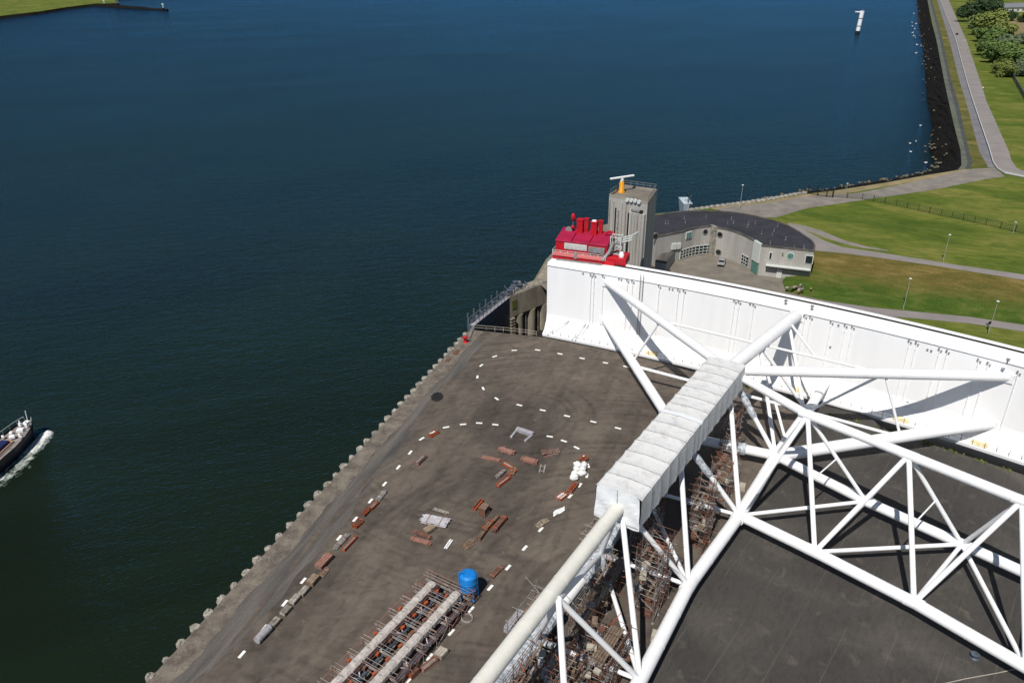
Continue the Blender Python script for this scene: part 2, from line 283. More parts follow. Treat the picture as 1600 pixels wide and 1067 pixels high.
# ------------------------------------------------------------------ mesh builder
class MB:
    def __init__(s): s.v = []; s.f = []; s.sm = []
    def face(s, pts, smooth=False):
        k = len(s.v); s.v += [tuple(p) for p in pts]; s.f.append(tuple(range(k, k + len(pts)))); s.sm.append(smooth); return s
    def hexa(s, p):                     # 8 points: bottom ring (ccw seen from above) then top ring
        k = len(s.v); s.v += [tuple(q) for q in p]
        for f in ((3, 2, 1, 0), (4, 5, 6, 7), (0, 1, 5, 4), (1, 2, 6, 5), (2, 3, 7, 6), (3, 0, 4, 7)):
            s.f.append(tuple(k + i for i in f)); s.sm.append(False)
        return s
    def box(s, c, size, rz=0.0, bev=0.0):
        """c = centre of the base"""
        hx, hy, h = size[0] / 2, size[1] / 2, size[2]; a, b = math.cos(rz), math.sin(rz)
        def P(x, y, z): return (c[0] + x * a - y * b, c[1] + x * b + y * a, c[2] + z)
        if bev:
            e = bev; k = len(s.v)
            rings = [(hx - e, hy - e, 0), (hx, hy, e), (hx, hy, h - e), (hx - e, hy - e, h)]
            for (x, y, z) in rings:
                s.v += [P(-x, -y, z), P(x, -y, z), P(x, y, z), P(-x, y, z)]
            s.f.append((k + 3, k + 2, k + 1, k)); s.sm.append(False)
            for r in range(3):
                for i in range(4):
                    j = (i + 1) % 4; s.f.append((k + r * 4 + i, k + r * 4 + j, k + r * 4 + 4 + j, k + r * 4 + 4 + i)); s.sm.append(False)
            s.f.append((k + 12, k + 13, k + 14, k + 15)); s.sm.append(False); return s
        return s.hexa([P(-hx, -hy, 0), P(hx, -hy, 0), P(hx, hy, 0), P(-hx, hy, 0), P(-hx, -hy, h), P(hx, -hy, h), P(hx, hy, h), P(-hx, hy, h)])
    def tube(s, a, b, r, n=8, r2=None, cap=True):
        a = Vector(a); b = Vector(b); d = b - a
        if d.length < 1e-6: return s
        d.normalize(); r2 = r if r2 is None else r2
        x = d.cross(Vector((0, 0, 1)) if abs(d.z) < 0.95 else Vector((1, 0, 0))).normalized(); y = d.cross(x)
        ra = [a + r * (math.cos(2 * math.pi * i / n) * x + math.sin(2 * math.pi * i / n) * y) for i in range(n)]
        rb = [b + r2 * (math.cos(2 * math.pi * i / n) * x + math.sin(2 * math.pi * i / n) * y) for i in range(n)]
        k = len(s.v); s.v += [tuple(p) for p in ra + rb]
        for i in range(n):
            j = (i + 1) % n; s.f.append((k + j, k + i, k + n + i, k + n + j)); s.sm.append(n > 5)
        if cap: s.face(ra); s.face(rb[::-1])
        return s
    def path(s, pts, r, n=6):
        for a, b in zip(pts, pts[1:]): s.tube(a, b, r, n)
        return s
    def prism(s, pts, z0, z1, top=True, bottom=False):
        """pts ccw seen from above; z0/z1 numbers or lists"""
        n = len(pts); Z0 = z0 if isinstance(z0, list) else [z0] * n; Z1 = z1 if isinstance(z1, list) else [z1] * n
        for i in range(n):
            j = (i + 1) % n
            s.face([(pts[i][0], pts[i][1], Z0[i]), (pts[j][0], pts[j][1], Z0[j]), (pts[j][0], pts[j][1], Z1[j]), (pts[i][0], pts[i][1], Z1[i])])
        if top: s.face([(p[0], p[1], z) for p, z in zip(pts, Z1)])
        if bottom: s.face([(p[0], p[1], z) for p, z in zip(pts, Z0)][::-1])
        return s
    def strip(s, A, B):
        for i in range(len(A) - 1): s.face([A[i], A[i + 1], B[i + 1], B[i]])
        return s
    def lathe(s, c, prof, n=16, rz=0):
        k = len(s.v)
        for (r, z) in prof:
            for i in range(n):
                a = 2 * math.pi * i / n + rz; s.v.append((c[0] + r * math.cos(a), c[1] + r * math.sin(a), c[2] + z))
        for q in range(len(prof) - 1):
            for i in range(n):
                j = (i + 1) % n; s.f.append((k + q * n + i, k + q * n + j, k + q * n + n + j, k + q * n + n + i)); s.sm.append(True)
        s.face([s.v[k + i] for i in range(n)][::-1]); s.face([s.v[k + (len(prof) - 1) * n + i] for i in range(n)])
        return s
    def blob(s, c, rx, ry, rz, jit=0.15, n=8, m=5, rot=0):
        k = len(s.v); ca, sa = math.cos(rot), math.sin(rot)
        for q in range(m + 1):
            t = math.pi * q / m
            for i in range(n):
                a = 2 * math.pi * i / n; j = 1 + random.uniform(-jit, jit)
                x, y = rx * j * math.sin(t) * math.cos(a), ry * j * math.sin(t) * math.sin(a)
                s.v.append((c[0] + x * ca - y * sa, c[1] + x * sa + y * ca, c[2] - rz * j * math.cos(t)))
        for q in range(m):
            for i in range(n):
                j = (i + 1) % n; s.f.append((k + q * n + i, k + q * n + j, k + q * n + n + j, k + q * n + n + i)); s.sm.append(True)
        return s
    def build(s, name, m, parent=None, origin=None):
        if parent is not None: o = Vector(parent['_w']) if '_w' in parent else parent.location
        else: o = Vector(origin) if origin is not None else Vector((0, 0, 0))
        me = bpy.data.meshes.new(name)
        me.from_pydata([(p[0] - o[0], p[1] - o[1], p[2] - o[2]) for p in s.v], [], s.f)
        me.polygons.foreach_set('use_smooth', s.sm); me.materials.append(m); me.update()
        ob = bpy.data.objects.new(name, me); COL.objects.link(ob)
        if parent is not None:
            ob.parent = parent; ob['_w'] = list(o)
        else: ob.location = o; ob['_w'] = list(o)
        return ob

def tag(o, label=None, cat=None, group=None, kind=None):
    for k, v in (('label', label), ('category', cat), ('group', group), ('kind', kind)):
        if v: o[k] = v
    return o
def thing(name, loc, label, cat, group=None):
    o = bpy.data.objects.new(name, None); o.empty_display_size = 0.3; COL.objects.link(o); o.location = loc
    return tag(o, label, cat, group)
def struct(name, mb, m): return tag(mb.build(name, m), kind='structure')
def copy_tree(o, parent=None):
    c = o.copy(); COL.objects.link(c)
    if parent is not None: c.parent = parent
    for ch in list(o.children): copy_tree(ch, c)
    return c
def place(proto, used, loc, rz=0.0, label=None, group=None):
    o = proto if not used else copy_tree(proto)
    o.location = loc; o.rotation_euler = (0, 0, rz)
    tag(o, label, None, group); return o
def crv(pts, k=6):
    """smooth curve through points (2-D or 3-D)"""
    P = [Vector(p) for p in pts]; out = []
    for i in range(len(P) - 1):
        a, b, c, d = P[max(i - 1, 0)], P[i], P[i + 1], P[min(i + 2, len(P) - 1)]
        for q in range(k):
            t = q / k
            out.append(0.5 * ((2 * b) + (c - a) * t + (2 * a - 5 * b + 4 * c - d) * t * t + (3 * b - a - 3 * c + d) * t ** 3))
    out.append(P[-1]); return out
def resample(P, n):
    P = [Vector(p) for p in P]; L = [0]
    for a, b in zip(P, P[1:]): L.append(L[-1] + (b - a).length)
    out = []
    for i in range(n):
        t = L[-1] * i / (n - 1); k = 0
        while k < len(P) - 2 and L[k + 1] < t: k += 1
        f = (t - L[k]) / max(1e-6, L[k + 1] - L[k]); out.append(P[k].lerp(P[k + 1], min(1, f)))
    return out

# ================================================================== SETTING
WZ = -4.0     # water level
PZ = 3.0      # level of the dike top
GC = Vector((-126.85, -142.27)); GR = 321.1          # centre and toe radius of the curved gate
def arc(o, a): return Vector((GC.x + (GR + o) * math.cos(rad(a)), GC.y + (GR + o) * math.sin(rad(a))))
A_L, A_R = 65.45, 42.0                                # left end and right end of the gate
Q = [at(735, 515), at(650, 610), at(500, 765), at(400, 880), at(235, 1060)]
qdir = (Q[-1] - Q[0]).normalized(); qn = Vector((-qdir.y, qdir.x, 0))   # towards the land (right)
if qn.x < 0: qn = -qn
Q0 = Q[0].copy(); QE = Q0 + qdir * 230
def px(l, z): return [at(x, y, z) for x, y in l]

dockA, dockB = at(797, 464), at(862, 438)
shoreW = [(815, 452), (835, 436), (853, 405), (870, 388), (940, 352), (1022, 334), (1055, 331)]
shoreP = [(1060, 330.5), (1110, 325.5), (1200, 313.5), (1260, 303), (1310, 297), (1384, 285.5), (1452, 273), (1480, 269), (1497, 265.5), (1502.5, 258), (1501, 236), (1491, 197), (1482, 157.6), (1477, 130), (1470, 92), (1463, 62), (1456, 36), (1449, 0)]
shoreP3 = px(shoreP, PZ)
farR3 = shoreP3[-1] + (shoreP3[-1] - shoreP3[-2]).normalized() * 2600
waterP = [(1200, 311), (1260, 300), (1310, 294.5), (1384, 282), (1440, 271.5), (1461, 266), (1464, 257), (1455, 245), (1449, 232), (1456, 202), (1452, 180), (1447, 157.6), (1445, 112), (1442, 79), (1438, 55), (1434.6, 35), (1432, 0)]
waterW = px(waterP, WZ)
farRW = waterW[-1] + (waterW[-1] - waterW[-2]).normalized() * 2600

# water: one sheet whose edge runs under the quay and the revetments and leaves the dry dock out
wp = [(-5000, -900), (QE.x - 2, QE.y), (QE.x + 3, QE.y), ((Q0 + qn * 1.2).x, (Q0 + qn * 1.2).y), (dockA.x - 1, dockA.y + 1.5)]
wp = [(-5000, -900, WZ), (QE.x + 2, -900, WZ), (QE.x + 2, QE.y, WZ), (*(Q0 + qn * 0.8).xy, WZ), (*(dockA + V(1, 3, 0)).xy, WZ)]
wp += [(*(at(x, y) + V(3, 1, 0)).xy, WZ) for x, y in shoreW]
wp += [(*(p + V(6, -4, 0)).xy, WZ) for p in px(shoreP[:3], WZ)]
wp += [(*(p + V(5, -2, 0)).xy, WZ) for p in waterW[1:]]
wp += [(farRW.x + 5, farRW.y, WZ), (farRW.x, 6000, WZ), (-5000, 6000, WZ)]
struct('water', MB().face(wp), WATER)

# yard in front of the gate
def edge_o(a): return -0.6 - 2.3 * max(0, min(1, (60.5 - a) / 5))
arcs = [arc(edge_o(A_L - 0.2 - (A_L - 36) * i / 40), A_L - 0.2 - (A_L - 36) * i / 40) for i in range(41)]
yp = [(*Q0.xy, 0), (*QE.xy, 0), (QE.x, -160, 0), (200, -160, 0)] + [(*p, 0) for p in arcs[::-1]]
struct('yard', MB().face(yp), YARD)
mb = MB()
for a, b in zip([Q0] + [q.to_3d() for q in arcs], [q.to_3d() for q in arcs]):
    mb.face([(a.x, a.y, 0), (b.x, b.y, 0), (b.x, b.y, -13), (a.x, a.y, -13)])
mb.face([(Q0.x, Q0.y, -0.0), (QE.x, QE.y, 0), (QE.x, QE.y, -9), (Q0.x, Q0.y, -9)])
struct('dock_side_wall', mb, CONCD)
# darker asphalt between the trusses
dk = [at(1290, 600), at(1215, 715), at(1152, 812), at(1040, 975)]
dv = (at(1040, 975) - at(1290, 600)).normalized()
dkp = [p + V(0, 0, 0.012) for p in dk]
dkp.append(dk[-1] + dv * 150 + V(0, 0, .012)); dkp += [V(170, -120, .012)]
dkp += [arc(edge_o(a) - .02, a).to_3d() + V(0, 0, .012) for a in [40 + i for i in range(0, 14)]]
struct('dark_asphalt', MB().face(dkp), DYARD)
# weeds along the foot of the gate
# quay apron and patched track along the edge
def qstrip(o0, o1, z, t0=0.0, t1=225.0, n=60, wob=0.0):
    A, B = [], []
    for i in range(n + 1):
        t = t0 + (t1 - t0) * i / n
        A.append(Q0 + qdir * t + qn * (o0 + random.uniform(-wob, wob)) + V(0, 0, z)); B.append(Q0 + qdir * t + qn * (o1 + random.uniform(-wob, wob)) + V(0, 0, z))
    return MB().strip(A, B)
def wavy(o, amp, f, ph): return lambda t: o + amp * (math.sin(t * f + ph) + .6 * math.sin(t * f * 2.7 + ph * 2) + .4 * math.sin(t * f * 6.1 + 1.3 * ph)) / 1.6
def wstrip(fa, fb, z, t0, t1, n=240):
    A, B = [], []
    for i in range(n + 1):
        t = t0 + (t1 - t0) * i / n; A.append(Q0 + qdir * t + qn * fa(t) + V(0, 0, z)); B.append(Q0 + qdir * t + qn * fb(t) + V(0, 0, z))
    return MB().strip(A, B)
struct('quay_apron', wstrip(lambda t: -.15 + .12 * abs(math.sin((t - 2.0) * math.pi / 2.55)), wavy(2.9, .35, .35, 1), 0.022, 0, 225), APRON)
struct('service_track', wstrip(wavy(2.7, .2, .5, 2), wavy(5.0, .8, .16, 0), 0.012, 5, 225), TRACK)
struct('patched_strip', wstrip(wavy(5.6, .5, .2, 3), wavy(6.6, .7, .13, 5), 0.010, 40, 110), TRACK)
mb = MB(); k = 24
c0 = at(683, 620)
mb.face([(c0.x + 1.15 * math.cos(6.283 * i / k) * (1 + .14 * math.sin(i * 2.3)), c0.y + 1.7 * math.sin(6.283 * i / k), 0.02) for i in range(k)])
struct('oil_stain', mb, mat('oil_stain', (0.022, 0.020, 0.018), 0.5, 0.2, 1))

# land behind the gate
land = [(*dockA.xy, -0.03)] + [(*at(x, y).xy, -0.03) for x, y in shoreW] + [(*at(1075, 331, 0).xy, -0.03), (120, 205, -0.03), (420, 205, -0.03), (420, 20, -0.03)]
land += [(*arc(12.0, a), -0.03) for a in [36 + 1.0 * i for i in range(30)]] + [(*dockB.xy, -0.03)]
struct('ground', MB().face(land[::-1]), GRASS)
mb = MB()
for a, b in zip(land[-2:-31:-1], land[-3:-32:-1]): pass
sh = [dockA] + [at(x, y) for x, y in shoreW] + [at(1075, 331)]
for a, b in zip(sh, sh[1:]): mb.face([(a.x, a.y, -0.03), (b.x, b.y, -0.03), (b.x, b.y, -8), (a.x, a.y, -8)])
struct('shore_wall', mb, CONC)
ct = px([(835.5, 436), (853.5, 405), (870.5, 388), (940.2, 352.2), (1022, 334.3), (1064, 396), (1108, 388), (1150, 395), (1184, 420), (1223, 436), (1228, 456), (1300, 472), (1392, 487)], 0)
ctp = [(p.x, p.y, 0.0) for p in ct] + [(*arc(12.2, a), 0.0) for a in (50, 53, 56, 59, 62, 65)]
struct('courtyard', MB().face(ctp[::-1]), COURT)
dp = [(*at(806, 459).xy, 0.01), (*at(838, 437).xy, .01), (*at(856, 406).xy, .01), (*at(900, 380).xy, .01), (*arc(13, 64.5), .01), (*dockB.xy, .01)]
struct('abutment_deck', MB().face(dp[::-1]), CONCD)
# dock floor in a near-black tone
struct('dock_floor', MB().face([(-40, 140, -12.9), (130, 40, -12.9), (160, 90, -12.9), (20, 215, -12.9), (-40, 200, -12.9)]), mat('dark_dock_floor', (0.02, 0.019, 0.017), 0.6, 0.2, 1))

# dike: raised grass with the bank towards the lower road
bankB = [(1222, 440), (1228, 456), (1300, 470.5), (1361, 480), (1415, 485), (1515, 494.5), (1600, 507), (1720, 524), (1900, 552)]
bankT = [(1258, 391), (1272, 392.5), (1315, 395.5), (1357, 401), (1410, 408), (1462, 416), (1600, 438), (1720, 459), (1900, 492)]
b0, b1 = resample(px(bankB, 0.0), 40), resample(px(bankT, PZ), 40)
mid = [p.lerp(q, 0.48) + V(0, 0, 0.15 + random.uniform(-.1, .1)) for p, q in zip(b0, b1)]
bk_ = MB(); bk_.strip(b0, mid); bk_.strip(mid, b1); struct('dike_bank', bk_, bank_mat())
pl = [p for p in shoreP3] + [farR3, V(4200, 5600, PZ), V(4200, 60, PZ)] + px(bankT, PZ)[::-1] + [V(72, 200, PZ), V(62, 203, PZ), V(50, 204, PZ), V(43, 203, PZ)]
struct('dike_grass', MB().face(pl[::-1]), GRASS)
mb = MB(); e = pl[-4:] + pl[:1]
for a, b in zip(e, e[1:]): mb.face([a, b, (b.x, b.y, -1), (a.x, a.y, -1)])
for a, b in zip(shoreP3[:4], shoreP3[1:4]): mb.face([a, b, (b.x, b.y, -8), (a.x, a.y, -8)])
struct('quay_wall', mb, CONC)

def rows(l, r, z, name, m):
    A, B = px(l, z), px(r, z)
    A.append(A[-1] + (A[-1] - A[-2]).normalized() * 2500); B.append(B[-1] + (B[-1] - B[-2]).normalized() * 2500)
    return struct(name, MB().strip(A, B), m)
e0 = [(1497, 266), (1502.5, 258), (1501, 236), (1482, 157.6), (1476, 130), (1463, 62), (1449, 0)]
e1 = [(1516, 263), (1520, 254), (1514.5, 238), (1496.5, 157.6), (1487.5, 130), (1472.5, 62), (1456, 0)]
e2 = [(1544, 262), (1538.7, 252), (1530.5, 238), (1509, 157.6), (1500, 130), (1483, 62), (1464, 0)]
e3 = [(1556, 262), (1550.5, 254), (1546, 238), (1519, 157.6), (1510.6, 130), (1492.5, 62), (1468, 0)]
e4 = [(1588, 262), (1580, 250), (1577, 238), (1541, 157.6), (1534, 134), (1511, 66), (1482, 0)]
rows([(a[0] * .45 + b[0] * .55, a[1] * .45 + b[1] * .55) for a, b in zip(e0, e1)], e1, PZ + .024, 'berm_dark_half', PAVE2)  # darker strip laid over the right half of the berm path
rows(e0, e1, PZ + .02, 'berm_path', GGREEN)
rows(e1, e2, PZ + .02, 'verge_grass', ROUGH)
rows(e2, e3, PZ + .02, 'pavement', PAVE)
rows(e3, e4, PZ + .02, 'dike_road', ROAD)
mb = MB(); mb.strip(px([(1556, 262), (1570, 272), (1600, 277.5), (1680, 290)], PZ + .02), px([(1588, 262), (1596, 266), (1606, 268), (1680, 275)], PZ + .02))
struct('road', mb, ROAD)
# revetment of dark stone
ra = resample(shoreP3[2:] + [shoreP3[-1] + (shoreP3[-1] - shoreP3[-2]).normalized() * 900], 240)
rb = resample([Vector((p.x, p.y, WZ)) for p in waterW] + [waterW[-1] + (waterW[-1] - waterW[-2]).normalized() * 900], 240)
# keep matching stations: pair each top point with the nearest water point
rows_ = []
K = 8
for i, a in enumerate(ra):
    b = min(rb, key=lambda q: (q - a).length)
    rows_.append((a, b))
mb = MB(); G = []
for a, b in rows_:
    G.append([a.lerp(b, k / K) + (V(random.uniform(-.5, .5), random.uniform(-.5, .5), random.uniform(-.25, .35)) if 0 < k else V(0, 0, -.01)) + (V(0, 0, -.5) if k == K else V(0, 0, 0)) for k in range(K + 1)])
for i in range(len(G) - 1):
    for k in range(K): mb.face([G[i][k], G[i][k + 1], G[i + 1][k + 1], G[i + 1][k]])
struct('revetment', mb, STONE)
CORNER = min(range(len(rows_)), key=lambda i: (rows_[i][0] - at(1502, 258, PZ)).length)
mb = MB()
for i in range(400):
    a, b = random.choice(rows_); 
    if random.random() < .4: a, b = rows_[min(len(rows_) - 1, int(abs(random.gauss(CORNER, 6))))]
    t = random.choice([random.uniform(.72, 1.02), random.uniform(.85, 1.0), random.uniform(.3, 1)])
    p = a.lerp(b, t); r = random.uniform(.25, .75)
    mb.blob(p + V(random.uniform(-2, 2), random.uniform(-2, 2), .1), r, r * random.uniform(.7, 1.2), r * .7, .25, 5, 3)
tag(mb.build('rip_rap_stones', ROCK), kind='stuff')
# gravel terrace and sandy edge along the north shore
gl = px([(1130, 331), (1150, 334), (1208, 341.5), (1260, 325.5), (1347, 313), (1462.5, 296), (1541, 280), (1570, 276)], PZ + .02)
gu = px([(1120, 327), (1140, 323.5), (1200, 317), (1260, 307), (1340, 302), (1450, 280), (1516, 264), (1556, 262.5)], PZ + .02)
struct('gravel_terrace', MB().strip(resample(gl, 30), resample(gu, 30)), GRAVEL)
gv = px([(1110, 325.8), (1140, 321.5), (1200, 313.8), (1260, 303.5), (1310, 297.2), (1384, 285.8), (1452, 273.2), (1497, 266)], PZ + .012)
gs = px([(1120, 328), (1140, 326.5), (1200, 323), (1260, 312), (1310, 305), (1384, 291.5), (1452, 280.5), (1516, 264)], PZ + .012)
struct('sandy_verge', MB().strip(resample(gv, 30), resample(gs, 30)), SAND)
# paths
pu = px([(1232, 348.5), (1250, 355), (1268, 366), (1288, 376), (1316, 386), (1384, 396), (1489, 413), (1600, 429), (1720, 447), (1900, 478)], PZ + .03)
pd_ = px([(1232, 362), (1250, 372), (1266, 384), (1274, 391.5), (1316, 395.5), (1375, 403), (1462, 415.5), (1600, 437.5), (1720, 458), (1900, 491)], PZ + .03)
struct('upper_path', MB().strip(pu, pd_), ROAD)
su = px([(1229, 347.5), (1258, 353), (1285, 361), (1318, 375), (1350, 384), (1388, 391)], PZ + .025)
sl = px([(1236, 350.5), (1262, 361), (1290, 372), (1318, 381), (1350, 388), (1388, 392.5)], PZ + .025)
struct('gravel_shoulder', MB().strip(su, sl), GRAVEL)
lu = px([(1290, 469.8), (1361, 480.3), (1415, 485.4), (1515, 495), (1600, 507.5), (1720, 524.5), (1900, 552)], .012)
ll = px([(1290, 478), (1391, 494), (1430, 497.5), (1513, 505), (1600, 518), (1720, 536), (1900, 566)], .012)
struct('lower_road', MB().strip(lu, ll), ROAD)
# dry meadow by the houses, far right
struct('dry_meadow', MB().face(px([(1570, 28), (1720, 28), (1720, 78), (1620, 82), (1580, 60)], PZ + .02)[::-1]), DRY)
# far shore, upper left: land and stone edge
fl = px([(-400, 60), (-60, 36), (0, 25.5), (60, 18.5), (105, 11.5), (150, 6), (186, 5), (180, -3)], WZ + 3)
flp = fl + [V(-300, 3800, WZ + 3), V(-4500, 3800, WZ + 3)]
struct('far_shore', MB().prism([p.xy for p in flp[::-1]][::-1], WZ - 2, WZ + 3), GRASS)
A, B = [], []
for p in crv([Vector(q) for q in fl[:7]], 8):
    o = V(5, -16, 0); A.append(p + V(0, 0, .05)); B.append(p + o + V(random.uniform(-1.5, 1.5), random.uniform(-3, 3), -3.3))
struct('far_revetment', MB().strip(A, B), STONE)
mb = MB(); g0, g1 = at(130, 9, WZ), at(262, 17, WZ)
N = 50
gp = []
for i in range(N + 1):
    p = g0.lerp(g1, i / N); wv = 5.0 + random.uniform(-1, 1); h = (3.0 if i < N * .8 else 2.0) + random.uniform(-.5, .5)
    gp.append([p + V(0, -wv, -1), p + V(0, -1.5, h), p + V(0, 1.5, h), p + V(0, wv, -1)])
for a, b in zip(gp, gp[1:]):
    for k in range(3): mb.face([a[k], a[k + 1], b[k + 1], b[k]])
struct('stone_groyne', mb, STONE)

# ================================================================== GATE
gate = thing('storm_surge_gate', (*arc(3, 55), 0), 'huge white curved steel floodgate wall standing behind the truss', 'floodgate')
def gate_section(prof, name, m, a0=A_L, a1=A_R, n=64, parent=gate, caps=True):
    mb = MB(); R = []
    for i in range(n + 1):
        a = a0 + (a1 - a0) * i / n; R.append([Vector((*arc(o, a), z)) for o, z in prof])
    for i in range(n):
        for k in range(len(prof) - 1): mb.face([R[i][k], R[i + 1][k], R[i + 1][k + 1], R[i][k + 1]])
    if caps: mb.face(R[0]); mb.face(R[-1][::-1])
    return mb.build(name, m, parent)
GZ = 16.0
R_O = (at(1222, 463.5, GZ + .1).xy - GC).length - GR
shell = gate_section([(11, -3), (2.3, -3), (0.05, -.1), (0, 0.45), (1.1, 1.1), (2.1, 2.6), (2.45, 4.2), (2.5, GZ - .5), (2.62, GZ), (R_O + 1.5, GZ + .02), (R_O + 1.7, GZ - .3), (11, -3)], 'gate_wall', GATEW, caps=True)
gate_section([(2.46, GZ - .62), (2.3, GZ - .60), (2.3, GZ - .5), (2.46, GZ - .48)], 'edge_ledge', GATEW, caps=True)
# black rail groove and white kerb on the crest
r_o = (at(1222, 463.5, GZ + .1).xy - GC).length - GR
gate_section([(r_o - .25, GZ + .04), (r_o - .25, GZ + .16), (r_o + .25, GZ + .16), (r_o + .25, GZ + .04)], 'crest_rail', BLACK)
gate_section([(r_o + .8, GZ - .02), (r_o + .8, GZ + .25), (r_o + 1.2, GZ + .25), (r_o + 1.2, GZ - .02)], 'crest_kerb', WHITE)
# end flare of the toe is part of the section; vertical pipes with clamps
def ang_at(x, y):
    """angle of the gate face seen at this picture point"""
    d = ray(x, y); o = Vector((0, 0)) - GC; R = GR + 2.4
    a = d.x ** 2 + d.y ** 2; b = 2 * (o.x * d.x + o.y * d.y); c = o.dot(o) - R * R
    t = (-b + math.sqrt(b * b - 4 * a * c)) / (2 * a); p = V(0, 0, HCAM) + t * d
    return math.degrees(math.atan2(p.y - GC.y, p.x - GC.x)), p.z
PIPES = [(924, 430, 1.9), (929, 430, 1.9), (943, 432, 5), (981, 437, 4), (989, 438, 4), (1031, 443, 4.5), (1061, 449, 5), (1070, 450, 5), (1149, 467, 2.5), (1156, 469, 3), (1179, 473, 6.5), (1259, 490, 3), (1268, 493, 3.5), (1300, 501, 6), (1322, 507, 3), (1333, 511, 3), (1422, 533, 2.5), (1433, 536, 3), (1469, 546, 2), (1481, 549, 2.2), (1530, 563, 3.5), (1545, 568, 3), (1592, 582, 2.5)]
for x, y, zb in PIPES:
    a, z = ang_at(x, y); z = min(z, GZ - 1.0)
    mb = MB(); p = arc(2.28, a)
    mb.tube((*p, z), (*p, zb), 0.075, 6)
    for k in range(5):
        zz = zb + (z - zb) * (k + .5) / 5; q = arc(2.4, a); mb.box((*q, zz), (0.2, 0.26, 0.08), rad(a))
    mb.build('drain_pipe', GATEW, gate)
    mb = MB(); p = arc(2.3, a); t = Vector((-math.sin(rad(a)), math.cos(rad(a))))
    mb.box((*(p + t * .18), z + .05), (0.3, 0.26, 0.24), rad(a)); mb.tube((*(p + t * .18), z + .1), (*(p - t * .25), z - .18), .05, 5); mb.box((*(p - t * .25), z - .25), (0.24, 0.2, 0.18), rad(a))
    mb.build('pipe_fitting', mat('dark_fitting', (0.24, 0.24, 0.245), 0.6, 0.1, 2), gate)
for x, y in [(911, 428), (967, 437), (971, 438), (1046, 452), (1051, 453), (1172, 476), (1310, 509), (1449, 547), (1455, 549), (1584, 590), (1418, 629), (1297, 543)]:
    a, z = ang_at(x, y); MB().box((*arc(2.4, a), z), (0.24, 0.3, 0.26), rad(a)).build('inspection_plug', MATS['dark_fitting'], gate)
for x, y in [(1227, 476), (1268, 485), (1573, 569)]:
    p = at(x, y, GZ + .05); a = math.degrees(math.atan2(p.y - GC.y, p.x - GC.x))
    mb = MB(); mb.tube(p, p + V(0, 0, .7), .13, 6); mb.box(p + V(0, 0, .7), (.5, .5, .25), rad(a)); mb.build('mooring_post', MATS['dark_fitting'], gate)
# caged ladder
a, z = ang_at(1003, 445)
mb = MB(); t = Vector((-math.sin(rad(a)), math.cos(rad(a)), 0)); p = arc(2.15, a).to_3d()
for s_ in (-.3, .3): mb.tube(p + t * s_ + V(0, 0, 3.6), p + t * s_ + V(0, 0, GZ + .8), .06, 5)
for k in range(36): mb.tube(p - t * .3 + V(0, 0, 3.8 + k * .34), p + t * .3 + V(0, 0, 3.8 + k * .34), .035, 4)
mb.build('ladder', GALV, gate)
# railing on the toe
mb = MB(); rl = []
for i in range(75):
    a = A_L - .1 - (A_L - A_R) * i / 74; p = arc(0.15, a).to_3d(); mb.tube(p + V(0, 0, .5), p + V(0, 0, 1.75), .05, 5); rl.append(p)
for a, b in zip(rl, rl[1:]): mb.tube(a + V(0, 0, 1.1), b + V(0, 0, 1.1), .03, 4); mb.tube(a + V(0, 0, 1.7), b + V(0, 0, 1.7), .03, 4)
mb.build('toe_railing', GREY, gate)
# yellow stained hatches and steps on the toe
for x, y in [(1021, 549), (1250, 601), (1410, 651), (1532, 690)]:
    p = at(x, y, .9); a = math.atan2(p.y - GC.y, p.x - GC.x)
    mb = MB(); q = GC + Vector((math.cos(a), math.sin(a))) * (GR + .95)
    mb.hexa([(*(GC + Vector((math.cos(a + s_ * .004), math.sin(a + s_ * .004))) * (GR + o)), zz) for zz0 in (0,) for (s_, o, zz) in ((1, .15, .62), (-1, .15, .62), (-1, 1.0, 1.08), (1, 1.0, 1.08), (1, .1, .72), (-1, .1, .72), (-1, .96, 1.16), (1, .96, 1.16))])
    mb.build('step_plate', PALE, gate)
# sloping cable trays near the left end of the toe
for x0, y0, x1, y1 in [(862, 519, 890, 498), (900, 535, 915, 524), (905, 536, 920, 525)]:
    a0_, z0_ = ang_at(x0, y0); a1_, z1_ = ang_at(x1, y1)
    MB().tube((*arc(-.3, a0_), .6), (*arc(2.2, a1_), 3.6), .07, 6).build('cable_tray', LILAC, gate)

# ================================================================== TRUSS
truss = thing('steel_truss_arm', (*at(1155, 805, 0).xy, 0), 'white tubular steel truss arm with its cross truss running from the yard to the floodgate', 'truss')
ZL = 2.6
def zt(y): return 14.6 + (y - 577) / (788 - 577) * 1.3 if y < 800 else 15.9 + (y - 788) / 280 * .3
tubes = []
def ch(a, b, r, name='brace', m=None, n=16, label=None):
    if name == 'brace' and r < .5: r *= .80
    q_ = MB().tube(a, b, r, n); Lt = (b - a).length
    if r > .6:
        k_ = int(Lt / 7.5); u_ = (b - a).normalized()
        for i_ in range(1, k_ + 1): w_ = a.lerp(b, i_ / (k_ + 1)); q_.tube(w_ - u_ * .07, w_ + u_ * .07, r * 1.022, n)
    o = q_.build(name, m or WHITE, truss)
    if label: o['label'] = label
    return o
T0, P1, P2, P3 = at(753, 1067, 16.2), at(970, 787, 15.9), at(1061, 677, 15.2), at(1138, 578, 14.6)
T00 = T0 + (T0 - P1).normalized() * 60
Tm = at(873, 936, 16.0)
L2 = [at(1000, 1062, ZL), at(1076, 914, ZL), at(1155, 805, ZL), at(1212, 712, ZL), at(1262, 643, ZL), at(1291, 596, ZL + .6)]
L200 = L2[0] + (L2[0] - L2[1]).normalized() * 60
L1 = [at(837, 998, ZL), at(938, 866, ZL), at(1006, 764, ZL), at(1062, 680, ZL)]
L1dir = (L2[2] - L2[0]).normalized()
